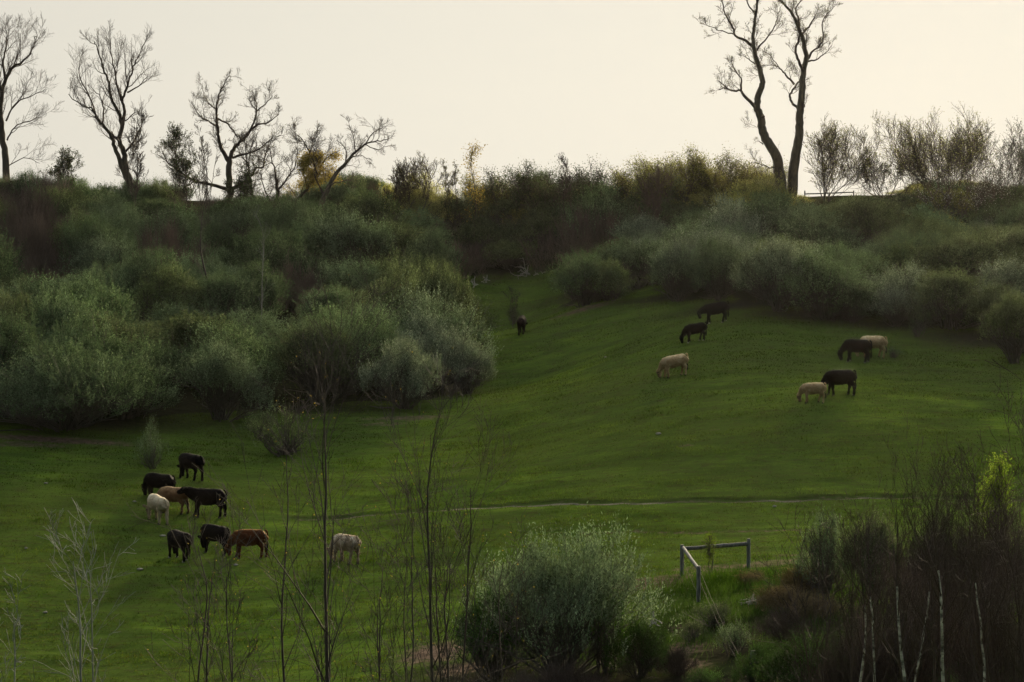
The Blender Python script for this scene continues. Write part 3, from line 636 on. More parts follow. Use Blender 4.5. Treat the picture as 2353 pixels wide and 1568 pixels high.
# ---- the rest of the thicket, shrub by shrub
SKY = [(0,425),(60,412),(120,425),(210,440),(240,468),(280,435),(400,440),(450,468),(620,476),(700,464),(760,418),(860,408),(900,422),(1010,440),(1130,445),(1180,420),(1260,408),(1380,418),(1430,448),(1470,398),(1560,388),(1620,398),(1700,398),(1760,418),(1800,452),(1850,462),(1960,458),(1990,446),(2060,450),(2100,440),(2150,428),(2250,424),(2353,440)]
SKU, SKV = zip(*[(a, b + (8 if 1130 < a < 1790 else -20 if a < 860 else -8)) for a, b in SKY])
LAND = [(10,440,'the far left tall tree'),(290,440,'the twin stemmed bare tree'),(535,470,'the spreading bare tree'),(640,490,'the crooked dark trunks'),(800,470,'the leaning bare tree'),(1085,450,'the yellow leaved sapling'),
        (1300,420,'the small bare skyline tree'),(1500,470,'the brown centre skyline bush'),(1800,470,'the twin tall trees'),(1890,445,'the wooden rail on the crest'),(2200,470,'the white blossoming tree'),
        (60,600,'the purple leafless shrub'),(150,900,'the large dark green edge shrub'),(505,900,'the blue green willow shrub'),(800,830,'the domed olive shrub'),(985,820,'the silvery willow clump'),(680,670,'the reddish leafless shrub'),
        (1345,640,'the dark green clearing bush'),(1210,625,'the pale dead branches'),(1600,620,'the fan stemmed shrubs'),(1800,640,'the pale silvery edge shrub'),(2080,700,'the dark gap in the edge'),(2330,760,'the right frame edge shrub'),(600,600,'the slim grey sapling')]
def place_words(u, v):
    d = sorted((math.hypot(u - a, (v - b) * 1.3), a, b, t) for a, b, t in LAND); dd, a, b, t = d[0]
    du, dv = u - a, v - b
    if abs(du) > 1.3 * abs(dv): w = 'right of' if du > 0 else 'left of'
    else: w = 'below' if dv > 0 else 'above'
    return ('close ' if dd < 55 else 'well ' if dd > 110 else 'just ') + w + ' ' + t
SIDES = {}
rs = random.Random(11); cand = []
yy = 143.0; row = 0
while yy < 219:
    x = -56 + (row % 2) * 2.4
    while x < 56:
        cand.append((x + rs.uniform(-1.6, 1.6), yy + rs.uniform(-1.4, 1.4))); x += 5.2
    yy += 4.7; row += 1
cand.sort(key=lambda c: c[1])
cx = np.array([c[0] for c in cand]); cy = np.array([c[1] for c in cand]); ins = inside(cx, cy - 1.5); cz = H(cx, cy)
fill = []
for (x, y), k, z in zip(cand, ins, cz):
    if not k: continue
    if any((x - a) ** 2 + ((y - b) * 1.0) ** 2 < (r * .75 + 1.0) ** 2 for a, b, r in PLACED): continue
    u, v = proj((x, y, z))
    if not -90 < u < 2450: continue
    right = u > 1450; ct = rs.random()
    crest = v < 500
    lim = (v - (np.interp(u, SKU, SKV) + rs.uniform(-14, 12))) * y / FPX          # how high it may stand under the skyline
    h = rs.choice((rs.uniform(2.4, 3.6), rs.uniform(4.2, 6.2), rs.uniform(4.2, 6.2))) * (.82 if right else 1)
    if v < 700: h = min(h, max(lim, 1.2))
    if h < 1.5: continue
    w = rs.uniform(5.6, 8.0) if h > 2.6 else rs.uniform(4.2, 5.8)
    if right and v > 560: kind, mat = ('willow', 'silver') if ct < .28 else ('willow', 'sage') if ct < .6 else ('round', 'sage') if ct < .75 else ('round', 'olive')
    elif right: kind, mat = ('round', 'olive') if ct < .45 else ('willow', 'green') if ct < .6 else ('round', 'yellowglow') if ct < .85 else ('twiggy', None)
    elif 850 < u <= 1450: kind, mat = ('round', 'olive') if ct < .42 else ('willow', 'olive') if ct < .66 else ('twiggy', None) if ct < .70 else ('willow', 'green') if v < 560 else ('willow', 'sage')
    elif 780 < u and v > 560: kind, mat = ('willow', 'sage') if ct < .6 else ('willow', 'olive')
    elif u < 220 and 480 < v < 680 : kind, mat = ('twiggy', None) if ct < .45 else ('willow', 'olive')
    else: kind, mat = ('willow', 'green') if ct < .30 else ('round', 'green') if ct < .45 else ('willow', 'sage') if ct < .72 else ('round', 'sage') if ct < .82 else ('round', 'olive') if ct < .96 else ('twiggy', None)
    if h > 3.8 and ct > .3 and kind != 'twiggy' and rs.random() < .3: kind, w = 'big', 7.6
    fill.append((x, y, z, kind, mat, w, h, u, v))
rc = random.Random(5)
for u in range(-30, 2400, 40):
    uu = u + rc.uniform(-12, 12); y = rc.uniform(211, 219); g = at_depth(uu, y); v = proj(g)[1]
    top = np.interp(uu, SKU, SKV) - rc.uniform(-4, 9); h = (v - top) * y / FPX
    if h < .7 or 440 < uu < 500 : continue
    ct = rc.random(); w = rc.uniform(3.0, 4.6)
    if uu > 1450: kind, mat = ('round', 'yellowglow') if ct < .5 else ('willow', 'olive') if ct < .8 else ('twiggy', None)
    elif uu > 850: kind, mat = ('willow', 'olive') if ct < .45 else ('twiggy', None) if ct < .52 else ('round', 'yellowglow')
    else: kind, mat = ('willow', 'green') if ct < .45 else ('willow', 'olive') if ct < .85 else ('twiggy', None)
    fill.append((g[0], y, g[2], kind, mat, w, h, uu, v))
WORDS = {('willow', 'olive'): 'feathery olive shrub', ('willow', 'green'): 'feathery green shrub', ('willow', 'sage'): 'feathery grey green shrub', ('willow', 'silver'): 'feathery silvery shrub', ('willow', 'yellowglow'): 'feathery yellow green shrub', ('round', 'olive'): 'rounded olive shrub',
         ('round', 'green'): 'rounded green shrub', ('round', 'sage'): 'rounded grey green shrub', ('round', 'yellowglow'): 'rounded yellow green shrub'}
labs = {}
for i, f in enumerate(fill):
    x, y, z, kind, mat, w, h, u, v = f
    wd = 'leafless brown shrub' if kind == 'twiggy' else ('large olive shrub' if mat == 'olive' else 'large grey green shrub' if mat in ('sage', 'silver') else 'large yellow green shrub' if mat == 'yellowglow' else 'large green shrub') if kind == 'big' else WORDS[(kind, mat)]
    sz = 'low ' if h < 2.2 else ''
    lb = sz + wd + ' ' + place_words(u, v - .5 * h * FPX / y); labs.setdefault(lb, []).append(i)
final = {}
ORD = ['leftmost', 'second from left', 'third from left', 'fourth from left', 'fifth from left', 'sixth from left', 'seventh from left', 'eighth from left', 'ninth from left']
for lb, ids in labs.items():
    ids.sort(key=lambda i: fill[i][7])
    for j, i in enumerate(ids):
        final[i] = lb if len(ids) == 1 else ('left hand ' if j == 0 else 'right hand ') + lb if len(ids) == 2 else lb + ', ' + ORD[min(j, 8)] + ''
for i, (x, y, z, kind, mat, w, h, u, v) in enumerate(fill):
    put_shrub((x, y, z), kind, w, h, mat or 'olive', final[i], 'shrubs of the left thicket' if u < 1200 else 'shrubs of the right thicket')
print('fill shrubs', len(fill), 'dups', sum(len(v) > 2 for v in labs.values()))

# ------------------------------------------------------------------ trees
class Tree:
    def __init__(s, seed): s.r = np.random.default_rng(seed); s.lines = []; s.tips = []
    def smooth(s, pts, k=4):
        pts = np.array(pts, float); n_ = len(pts); t_ = np.linspace(0, n_ - 1, (n_ - 1) * k + 1); o = []
        for q in t_:
            i = min(int(q), n_ - 2); f = q - i; p0, p1, p2, p3 = pts[max(i - 1, 0)], pts[i], pts[i + 1], pts[min(i + 2, n_ - 1)]
            o.append(.5 * (2 * p1 + (p2 - p0) * f + (2 * p0 - 5 * p1 + 4 * p2 - p3) * f * f + (3 * p1 - p0 - 3 * p2 + p3) * f ** 3))
        return np.array(o)
    def limb(s, pts, r0, r1, wob=.03):
        P_ = s.smooth(pts); n_ = len(P_); P_[1:-1] += s.r.normal(size=(n_ - 2, 3)) * wob if n_ > 2 else 0
        rr = r0 + (r1 - r0) * np.linspace(0, 1, n_) ** .8; s.lines.append((P_, rr)); return P_, rr
    def grow(s, p, d, L, r0, lev, k=5, up=.12, wand=.22, kids=4, ang=.7, sub=.55, rmin=.006, lo=.2, leaf=True):
        seg = L / k; pts = [p]; D = []
        for i in range(k):
            d = unit(d + s.r.normal(size=3) * wand + np.array([0, 0, up])); p = p + d * seg; pts.append(p); D.append(d)
        rr = np.maximum(r0 * (1 - np.linspace(0, 1, k + 1) * .75), rmin); s.lines.append((np.array(pts), rr))
        if lev <= 0:
            if leaf: s.tips += pts[2:]
            return
        n_ = max(1, int(kids * s.r.uniform(.7, 1.3)))
        for j in range(n_):
            t_ = lo + (1 - lo) * (j + s.r.random()) / n_; q = t_ * k; i = min(int(q), k - 1); b = pts[i] + (pts[i + 1] - pts[i]) * (q - i)
            side = unit(np.cross(D[i], s.r.normal(size=3))); a = ang * s.r.uniform(.7, 1.2)
            s.grow(b, D[i] * math.cos(a) + side * math.sin(a), L * sub * (1.15 - .5 * t_) * s.r.uniform(.7, 1.2), max(rr[i] * .6, rmin), lev - 1, max(3, k - 1), up, wand, kids, ang, sub, rmin, .15, leaf)
    def along(s, P_, rr, dens, L, lev, lo=.3, ang=.85, **k):
        seg = np.linalg.norm(np.diff(P_, axis=0), axis=1).sum(); n_ = max(1, int(seg * dens))
        for j in range(n_):
            t_ = lo + (1 - lo) * (j + s.r.random()) / n_; q = t_ * (len(P_) - 1); i = min(int(q), len(P_) - 2); b = P_[i] + (P_[i + 1] - P_[i]) * (q - i)
            D = unit(P_[i + 1] - P_[i]); side = unit(np.cross(D, s.r.normal(size=3))); a = ang * s.r.uniform(.6, 1.2)
            s.grow(b, D * math.cos(a) + side * math.sin(a), L * s.r.uniform(.5, 1.2) * (1.2 - .5 * t_), min(rr[i] * .55, .012 * L + .012), lev, **k)
    def leafset(s, n_, size, spread=.1, elong=.6, zsel=None):
        t_ = np.array(s.tips)
        if zsel is not None: t_ = t_[zsel(t_)]
        if not len(t_): return None
        p = t_[s.r.integers(0, len(t_), n_)] + s.r.normal(size=(n_, 3)) * spread
        return leaves(p, s.r.normal(size=(n_, 3)) + np.array([0, 0, .3]), size * s.r.uniform(.6, 1.4, n_), size * elong, s.r)
def build_tree(name, label, base, trunk_lines, T_, bark, twig, leafparts=(), group=None, cat='tree', copy=False):
    base = np.array(base, float); root = empty(name, tuple(base)); tag(root, label, cat, group)
    tv, tf = tubes([(p - base, r) for p, r in trunk_lines], 9); link('trunk', mesh_np('trunk', tv, tf, True), M[bark], root)
    tl = {id(l[0]) for l in trunk_lines}; rest = [l for l in T_.lines if id(l[0]) not in tl]
    fat = [(p - base, r) for p, r in rest if r[0] > .03]; thin = [(p - base, r) for p, r in rest if r[0] <= .03]
    vf = []
    if fat: vf.append(tubes(fat, 6))
    if thin: vf.append(tubes(thin, 3))
    if vf: link('crown', mesh_np('crown', *join(*vf), True), M[twig], root)
    for nm, vf_, mt in leafparts:
        if vf_ is not None: link(nm, mesh_np(nm, vf_[0] - np.tile(base, (len(vf_[0]), 1)), vf_[1]), M[mt], root)
    return root
def limbs_from(T_, depth, data, off, sc, djit=.9, wob=.04):
    """data: list of (points in a zoomed view, r0, r1); limbs get their own spread in depth"""
    o = []
    for i, (pts, r0, r1) in enumerate(data):
        n_ = len(pts); dd = 0 if i == 0 else T_.r.uniform(-1, 1) * djit * 2.2
        P3 = [uvy(off[0] + a * sc, off[1] + b * sc, depth + dd * (j / max(1, n_ - 1)) + (T_.r.normal() * .15 if j else 0)) for j, (a, b) in enumerate(pts)]
        o.append(T_.limb(P3, r0, r1, wob))
    return o
def rooted(T_, L_, sink=.4):
    """carry the trunk down into the ground under its lowest point"""
    p = L_[0][0]; b = np.array([p[0, 0], p[0, 1], Hs(p[0, 0], p[0, 1])])
    if p[0, 2] > b[2] - .1:
        q = np.vstack([[b - [0, 0, sink], b + (p[0] - b) * .5], p]); r_ = np.concatenate([[L_[0][1][0] * 1.25, L_[0][1][0] * 1.1], L_[0][1]])
        for i, l in enumerate(T_.lines):
            if l[0] is p: T_.lines[i] = (q, r_)
        L_[0] = (q, r_)
    return b
G1 = (0, 0); S1 = .3663; G3 = (1491, 0); G2 = (746.7, 229.8)
TW = dict(kids=6, up=.13, wand=.19, rmin=.008, sub=.58)
# far left tall tree
t = Tree(1); L = limbs_from(t, 214, [([(38,1160),(36,1000),(15,850),(5,700),(10,600),(35,500),(75,430),(130,400)], .36, .10),
 ([(130,400),(180,350),(210,290),(225,230)], .10, .03), ([(35,500),(20,380),(40,280),(45,200)], .13, .03), ([(5,700),(-60,580),(-90,430),(-70,300)], .17, .04), ([(10,600),(-10,460),(-20,330),(0,220)], .14, .03),
 ([(38,760),(100,650),(200,600),(285,560)], .09, .02), ([(45,880),(90,800),(180,760),(265,735)], .08, .02), ([(50,1045),(150,990),(250,1025)], .06, .02), ([(75,430),(120,330),(130,230)], .08, .02), ([(20,900),(-80,820),(-160,760)], .09, .02)], G1, S1)
b = rooted(t, L)
for i, (p, r_) in enumerate(L): t.along(p, r_, 1.9 if i else .9, 2.5, 2, .4 if i == 0 else .12, .6, **TW)
build_tree('bare_tree', 'tall bare tree cut by the far left frame edge, dense upright twigs', b, L[:1], t, 'bark', 'twig', group='bare trees on the skyline')
# twin stemmed tree
t = Tree(2); L = limbs_from(t, 212, [([(815,1260),(812,1140),(790,1060),(775,950),(745,890),(765,800),(740,700),(700,620),(682,520),(650,430),(620,330),(590,260)], .34, .035),
 ([(808,1150),(770,1060),(730,950),(700,860),(640,780),(605,735),(570,680),(500,655),(430,590)], .26, .03), ([(765,800),(785,700),(770,620),(800,540),(830,440),(860,370),(900,280)], .17, .03), ([(700,830),(745,890)], .1, .1),
 ([(790,950),(845,880),(862,800)], .11, .04), ([(785,760),(850,702)], .06, .03), ([(770,640),(740,560),(720,450),(700,350),(690,240)], .12, .025), ([(640,775),(652,690),(620,600),(570,540)], .10, .02), ([(800,580),(870,540),(930,470)], .09, .02), ([(605,735),(560,600),(500,480),(500,380)], .09, .02), ([(800,540),(790,430),(780,330)], .07, .02)], G1, S1)
b = rooted(t, L)
for i, (p, r_) in enumerate(L): t.along(p, r_, 1.7 if i else 1.1, 2.5, 2, .45 if i == 0 else .22, .55, **TW)
build_tree('bare_tree', 'bare tree with two leaning stems and a tall feathery crown, second from the left', b, L[:2], t, 'bark', 'twig', group='bare trees on the skyline')
# spreading tree
t = Tree(3); L = limbs_from(t, 212, [([(1440,1290),(1438,1190),(1435,1100),(1440,1010)], .34, .25), ([(1440,1010),(1452,955),(1482,915),(1530,868),(1600,790),(1680,770),(1750,715)], .23, .03),
 ([(1435,1010),(1390,940),(1370,860),(1365,780),(1357,690),(1370,600),(1400,540),(1440,475)], .22, .03), ([(1366,800),(1310,760),(1250,720),(1200,640)], .10, .02), ([(1368,745),(1430,785),(1490,860)], .09, .05), ([(1357,690),(1300,640),(1270,560)], .08, .02),
 ([(1460,990),(1530,965),(1620,940),(1690,880),(1765,850)], .12, .02), ([(1545,858),(1600,740),(1610,650),(1585,570)], .12, .02), ([(1440,1200),(1520,1150),(1562,1130),(1600,1060),(1650,1050),(1665,980),(1700,895)], .18, .03),
 ([(1430,1195),(1330,1160),(1230,1140),(1130,1080),(1050,1020),(1020,950)], .18, .03), ([(1610,700),(1680,640),(1710,600)], .07, .02), ([(1130,1080),(1100,980),(1120,880)], .08, .02), ([(1230,1140),(1160,1170),(1090,1150)], .07, .02), ([(1562,1130),(1560,1000),(1590,880)], .08, .02)], G1, S1)
b = rooted(t, L)
for i, (p, r_) in enumerate(L): 
    if i: t.along(p, r_, 2.4, 1.7, 2, .15, .75, kids=6, up=.12, wand=.26, rmin=.0085, sub=.6)
lf = t.leafset(1500, .09, .08)
build_tree('bare_tree', 'gnarled spreading tree with forked trunk and two rounded twiggy crowns against the sky', b, L[:1], t, 'bark', 'twig', [('foliage', lf, 'bud')], group='bare trees on the skyline')
# crooked dark tree with yellow leaves
t = Tree(4); L = limbs_from(t, 210, [([(1745,1400),(1740,1300),(1742,1200),(1730,1120)], .28, .12), ([(1690,1370),(1640,1290),(1592,1240),(1572,1130),(1550,1000),(1540,900)], .24, .03), ([(1830,1350),(1870,1250),(1930,1180),(1990,1100),(2030,1020),(2090,960)], .22, .03),
 ([(1990,1095),(1960,1010),(1930,930),(1880,860),(1820,800)], .10, .02), ([(1730,1120),(1710,1020),(1690,930)], .10, .02), ([(1740,1200),(1800,1120),(1850,1040),(1870,960)], .10, .02), ([(1930,1180),(1900,1060),(1940,970),(1990,850)], .08, .02), ([(1640,1290),(1560,1290),(1500,1240)], .08, .02), ([(1745,1330),(1660,1200),(1640,1080)], .1, .02)], G1, S1)
b = rooted(t, L)
for i, (p, r_) in enumerate(L): t.along(p, r_, 2.4, 1.8, 2, .2, .8, kids=7, up=.08, wand=.26, rmin=.009, sub=.6)
lf = t.leafset(7000, .13, .22, .7, lambda a: (a[:, 0] > uvy(690, 400, 210)[0]) & (a[:, 2] < uvy(0, 355, 210)[2])); lf2 = t.leafset(700, .10, .12, .7)
build_tree('bushy_tree', 'crooked dark stemmed tree with golden leaves left of the leaning bare tree', b, L[:3], t, 'bark', 'twig', [('foliage', lf, 'yellow'), ('foliage', lf2, 'bud')])
# leaning tree
t = Tree(5); L = limbs_from(t, 208, [([(-60,780),(-20,660),(0,600),(60,480),(130,400),(190,330),(250,280),(330,260),(400,245)], .30, .025), ([(190,335),(185,250),(150,160)], .08, .02), ([(130,400),(130,310),(70,250)], .08, .02), ([(250,282),(330,310),(400,290)], .05, .02),
 ([(30,540),(100,510),(180,500)], .07, .02), ([(170,355),(220,350),(290,380)], .05, .02), ([(0,600),(-60,480),(-60,400)], .1, .02), ([(250,280),(300,210),(360,170)], .06, .02)], G2, S1)
b = rooted(t, L)
for i, (p, r_) in enumerate(L): t.along(p, r_, 1.4, 1.8, 2, .3, .8, kids=6, up=.08, wand=.22, rmin=.0085, sub=.6)
build_tree('bare_tree', 'bare tree leaning far to the right with pale upper limbs over the skyline bushes', b, L[:1], t, 'bark', 'twig', group='bare trees on the skyline')
# twin tall trees
for k, (sd_, data, lab) in enumerate([(6, [([(845,1300),(832,1180),(818,1080),(800,975),(745,890),(712,810),(700,735),(677,670),(686,600),(712,530),(700,460),(677,370),(657,290),(656,200),(670,100),(680,0),(690,-130)], .55, .07),
   ([(668,672),(602,602),(577,570),(520,572),(480,542),(438,508)], .17, .03), ([(522,572),(480,555),(438,562)], .07, .03), ([(577,568),(583,500),(547,450),(515,375)], .10, .025), ([(653,292),(602,252),(545,225),(528,170),(480,90),(455,0),(432,-90)], .15, .03),
   ([(668,322),(722,262),(770,200),(800,135),(822,50)], .09, .02), ([(668,402),(622,372),(595,340)], .07, .02), ([(802,1062),(742,1045),(680,1025),(640,1022)], .07, .02), ([(545,225),(480,200),(400,172),(320,150)], .07, .015), ([(668,90),(620,20),(580,-70)], .09, .03),
   ([(680,10),(740,-60),(780,-140)], .07, .02), ([(712,735),(722,732)], .16, .10), ([(715,905),(690,885)], .07, .03), ([(700,800),(660,790),(620,770)], .03, .012)], 'taller left tree of the twin tall bare pair, with a dead side limb pointing left'),
  (7, [([(895,1300),(902,1160),(915,1020),(935,920),(945,820),(947,720),(958,620),(966,520),(975,420),(990,350),(965,245),(945,190),(912,110),(860,40),(812,-10),(770,-80)], .52, .05),
   ([(945,690),(907,652),(887,602),(908,560),(935,520),(960,500)], .13, .07), ([(912,530),(860,470),(822,430),(780,410),(700,412)], .11, .02), ([(822,430),(765,355),(722,320)], .05, .015), ([(965,440),(932,365),(920,300),(948,235),(940,190)], .15, .08),
   ([(988,390),(1022,332),(1062,300),(1122,260)], .14, .025), ([(995,385),(1050,375),(1110,332),(1150,282)], .09, .02), ([(1062,300),(1095,240),(1090,140),(1130,80),(1190,10)], .09, .015), ([(950,225),(1000,170),(1040,110),(1055,75)], .11, .03),
   ([(945,192),(940,120),(920,60),(960,0),(1000,-70)], .10, .03), ([(958,690),(974,665),(970,640)], .12, .10), ([(985,350),(985,240),(1000,180)], .05, .015), ([(912,530),(890,500),(880,440)], .05, .02)], 'right tree of the twin tall bare pair, crooked trunk with a loop in it')]):
    t = Tree(sd_); L = limbs_from(t, 206 + k * .8, data, G3, S1, .8, .035); b = rooted(t, L)
    for i, (p, r_) in enumerate(L):
        if i in (11,): continue
        t.along(p, r_, 1.9 if i else 1.3, 1.45, 2, .6 if i == 0 else .3, .75, kids=6, up=.12, wand=.22, rmin=.0085, sub=.58)
    p, r_ = L[0]; h_ = len(p) // 2; t.along(p[3:h_], r_[3:h_] * .08, 1.6, .9, 1, .1, 1.0, kids=4, up=.3, wand=.2)
    lf = t.leafset(2500, .08, .08)
    build_tree('bare_tree', lab, b, L[:1], t, 'bark', 'twig', [('foliage', lf, 'bud')], group='twin tall trees on the crest')
# generic upright small trees on or near the skyline: (u, depth, top v, spread px, leaf, label ...)
def small_tree(u, depth, vtop, wpx, seed, bark, twig, label, leafn=0, leafm='bud', lsize=.1, nst=3, group=None, name='small_tree', lev=2, up=.18, lean=.35, kids=6, sub=.55, r0=.07, dens=2.2, tl=None, spread=.1, wand=.2, two=None, lo=.3):
    t = Tree(seed); b = at_depth(u, depth); ht = uvy(u, vtop, depth)[2] - b[2] - (.38 * wpx * depth / FPX * .45 if tl is None else 0); sw = wpx * depth / FPX * .5; L = []
    for i in range(nst):
        a = t.r.uniform(0, 6.28); rad = 0 if nst == 1 else sw * lean * t.r.uniform(.4, 1)
        e_ = b + np.array([math.cos(a) * rad, math.sin(a) * rad, ht * (1 if i == 0 else t.r.uniform(.75, .97))]); s0 = b + np.array([math.cos(a), math.sin(a), 0]) * min(.25, rad * .2) - [0, 0, .3]
        m = [s0 + (e_ - s0) * q + t.r.normal(size=3) * np.array([1, 1, 0]) * (.007 if name == 'sapling' else .025) * ht * (q > 0) for q in (0, .3, .6, .85, 1)]
        m = m
        L.append(t.limb(m, r0 * t.r.uniform(.75, 1), .01, .01))
    for p, r_ in L: t.along(p, r_, dens, tl or sw * .9, lev, lo, .5 if name == 'sapling' else .62, kids=kids, up=up, wand=wand, sub=sub, rmin=.012 if depth > 190 else .006)
    lp = []
    if leafn: lp.append(('foliage', t.leafset(leafn, lsize, spread), leafm))
    if two: lp.append((two[0], t.leafset(two[1], two[2], spread), two[3]))
    return build_tree(name, label, b, L, t, bark, twig, lp, group)
small_tree(150, 212, 362, 130, 20, 'bark', 'twig', 'small rounded green tree on the skyline between the two leftmost tall trees', 3000, 'olive', .13, 3)
small_tree(318, 205, 262, 90, 21, 'bark', 'twig', 'slim upright bare sapling just right of the twin stemmed tree', 200, 'bud', .08, 3, r0=.05, lean=.5, lo=.3)
small_tree(415, 206, 306, 120, 22, 'bark', 'twig', 'thin drooping green tree left of the spreading bare tree', 4200, 'olive', .13, 3, lean=.6)
small_tree(480, 204, 300, 90, 23, 'bark', 'twig', 'cluster of straight bare poles in front of the spreading tree', 200, 'bud', .08, 5, r0=.05, lean=.7, dens=.8)
small_tree(565, 208, 395, 120, 24, 'bark', 'twig', 'low olive tree at the foot of the spreading tree', 3000, 'olive', .13, 3)
small_tree(950, 212, 372, 120, 25, 'bark', 'twig', 'brown twiggy tree on the skyline left of the yellow leaved sapling', 1800, 'bud', .10, 5, lean=.8)
small_tree(1035, 213, 378, 60, 26, 'bark', 'twig', 'thin twiggy tree touching the yellow leaved sapling', 1100, 'bud', .11, 3, lean=.7)
small_tree(900, 212, 390, 90, 36, 'bark', 'twig', 'open brown twiggy tree rising beside the yellow green skyline bush', 700, 'bud', .10, 4, lean=.8)
small_tree(1086, 208, 338, 62, 27, 'bark', 'twig', 'narrow sapling with sparse yellow leaves on the skyline', 900, 'yellow', .15, 1, r0=.07, dens=2.2, up=.05, lev=1, spread=.28)
small_tree(1300, 208, 362, 62, 28, 'sapling', 'twig', 'small pale bare tree standing above the central skyline bushes', 0, 'bud', .1, 1, r0=.06, dens=2.2, lo=.45)
small_tree(1500, 200, 395, 120, 29, 'stem', 'purple', 'brown leafless bush tree in front of the central green skyline bushes', 200, 'bud', .1, 4)
small_tree(1890, 212, 318, 200, 30, 'bark', 'twig', 'brown budding tree on the crest right of the twin tall trees', 6000, 'yellowglow', .10, 5, lean=1.0, lo=.08, dens=3, spread=.05)
small_tree(2030, 212, 384, 160, 31, 'bark', 'twig', 'small budding tree on the crest midway between two larger ones', 5000, 'olive', .10, 5, lean=1.0, lo=.08, dens=3)
small_tree(2180, 207, 322, 290, 32, 'bark', 'twig', 'wide tree with spiky budding twigs at the right', 15000, 'yellowglow', .10, 8, lean=1.0, lo=.08, dens=3)
small_tree(2300, 205, 330, 220, 33, 'bark', 'twig', 'arching budding tree at the right frame edge', 8000, 'olive', .10, 6, lean=1.2, lo=.1, dens=3)
for i, (u, d_, vt, w) in enumerate([(a_, b_, c_ + 12, e_) for a_, b_, c_, e_ in [(1180, 214, 392, 130), (1250, 212, 385, 130), (1390, 212, 385, 120), (1340, 211, 392, 100), (1480, 211, 368, 120), (1550, 212, 362, 130), (1625, 211, 372, 120), (1690, 209, 368, 130), (1740, 210, 388, 110), (1120, 215, 410, 90)]]):
    small_tree(u, d_, vt, w, 50 + i, 'stem', 'twig', ['green haze of a skyline bush right of the yellow sapling', 'green skyline bush below the gap before the small pale bare tree', 'green skyline bush ending at the notch in the centre', 'green skyline bush under the small pale bare tree', 'olive skyline bush just right of the central notch',
     'tallest olive skyline bush right of the central notch', 'olive skyline bush third right of the central notch', 'olive skyline bush nearest left of the twin tall trees', 'small olive skyline bush touching the twin tall trunks', 'low twiggy skyline bush just right of the yellow sapling'][i],
     8000, 'yellowglow' if i > 3 else 'olive', .12, 6, lean=1.15, spread=.28, name='bushy_tree', kids=5, up=.12)
small_tree(2190, 196, 430, 210, 34, 'stem', 'purple', 'dark leafless bush dotted with white blossom below the wide budding tree', 1500, 'olive', .11, 6, lean=1.0, two=('blossom', 1500, .085, 'petal'), spread=.25, name='blossoming_tree')
small_tree(2300, 197, 448, 120, 35, 'stem', 'purple', 'smaller leafless bush with white blossom near the right edge', 300, 'olive', .10, 5, lean=1.1, two=('blossom', 550, .085, 'petal'), spread=.25, name='blossoming_tree')
small_tree(475, 172, 440, 110, 37, 'sapling', 'twig', 'straight dark trunked bare tree in front of the left thicket', 0, 'bud', .1, 1, r0=.13, dens=1.2, lo=.25)
small_tree(597, 168, 480, 120, 38, 'palebark', 'palebark', 'slim grey sapling with pale whorled side branches in the left thicket', 0, 'bud', .1, 1, r0=.06, dens=1.4, lo=.2, lev=1)
small_tree(1180, 183, 665, 55, 39, 'stem', 'twig', 'thin almost bare sapling bush beside the lone brown black cow', 500, 'green', .09, 2, r0=.03)
# ------------------------------------------------------------------ nearer saplings with their feet below the frame
def near(u, depth, vtop, wpx, seed, label, bark='sapling', twig='sapling', nst=1, r0=.06, dens=1.1, tl=2.6, kids=4, up=.10, lev=2, buds=40, lo=.12, group='bare saplings in the foreground', name='sapling', sub=.58, lean=1.0, wand=.09):
    return small_tree(u, depth, vtop, wpx, seed, bark, twig, label, buds, 'yellow' if buds else 'bud', .05, nst, group, name, lev, up, lean, kids, sub, r0, dens * 1.0, tl * 1.35, .03, wand, None, lo)
near(745, 62, 905, 150, 70, 'tallest bare sapling in the left foreground, in front of the roan cow', r0=.085, dens=1.5, tl=3.2, buds=90)
near(655, 64, 1050, 110, 71, 'bare sapling just left of the tallest foreground one', r0=.06, dens=1.1, tl=2.4)
near(995, 63, 965, 130, 73, 'dark straight bare sapling left of the big round foreground bush', r0=.08, dens=1.6, tl=2.6)
near(1045, 65, 1120, 120, 74, 'bare multi stemmed sapling touching the big round foreground bush', r0=.06, nst=3, dens=1.3, tl=2.0)
near(930, 64, 1180, 90, 76, 'thin bare sapling left of the dark straight one', r0=.045, nst=2, dens=1.1, tl=1.8)
near(460, 61, 1250, 110, 77, 'bare sapling below the middle black cows', r0=.06, nst=2, dens=1.3, tl=2.0)
near(545, 60, 1330, 90, 78, 'short bare sapling below the red brown cow', r0=.045, nst=2, dens=1.1, tl=1.7)
near(175, 56, 1290, 170, 81, 'pale grey bare tree with wide branches at the lower left', bark='palebark', twig='palebark', r0=.06, dens=1.5, tl=1.7, up=.10, buds=0, wand=.16)
near(210, 57, 1310, 120, 82, 'thin pale stem close beside the pale grey bare tree', bark='palebark', twig='palebark', r0=.04, dens=1.3, tl=1.3, up=.12, buds=0, wand=.16)
near(30, 55, 1440, 130, 83, 'pale bare branches reaching in at the lower left corner', bark='palebark', twig='palebark', r0=.045, nst=2, dens=1.2, tl=1.4, up=.05, buds=0, wand=.16)
near(880, 60, 1300, 80, 84, 'bare sapling leaning across the grass right of the tallest one', r0=.045, nst=2, dens=1.1, tl=1.8)
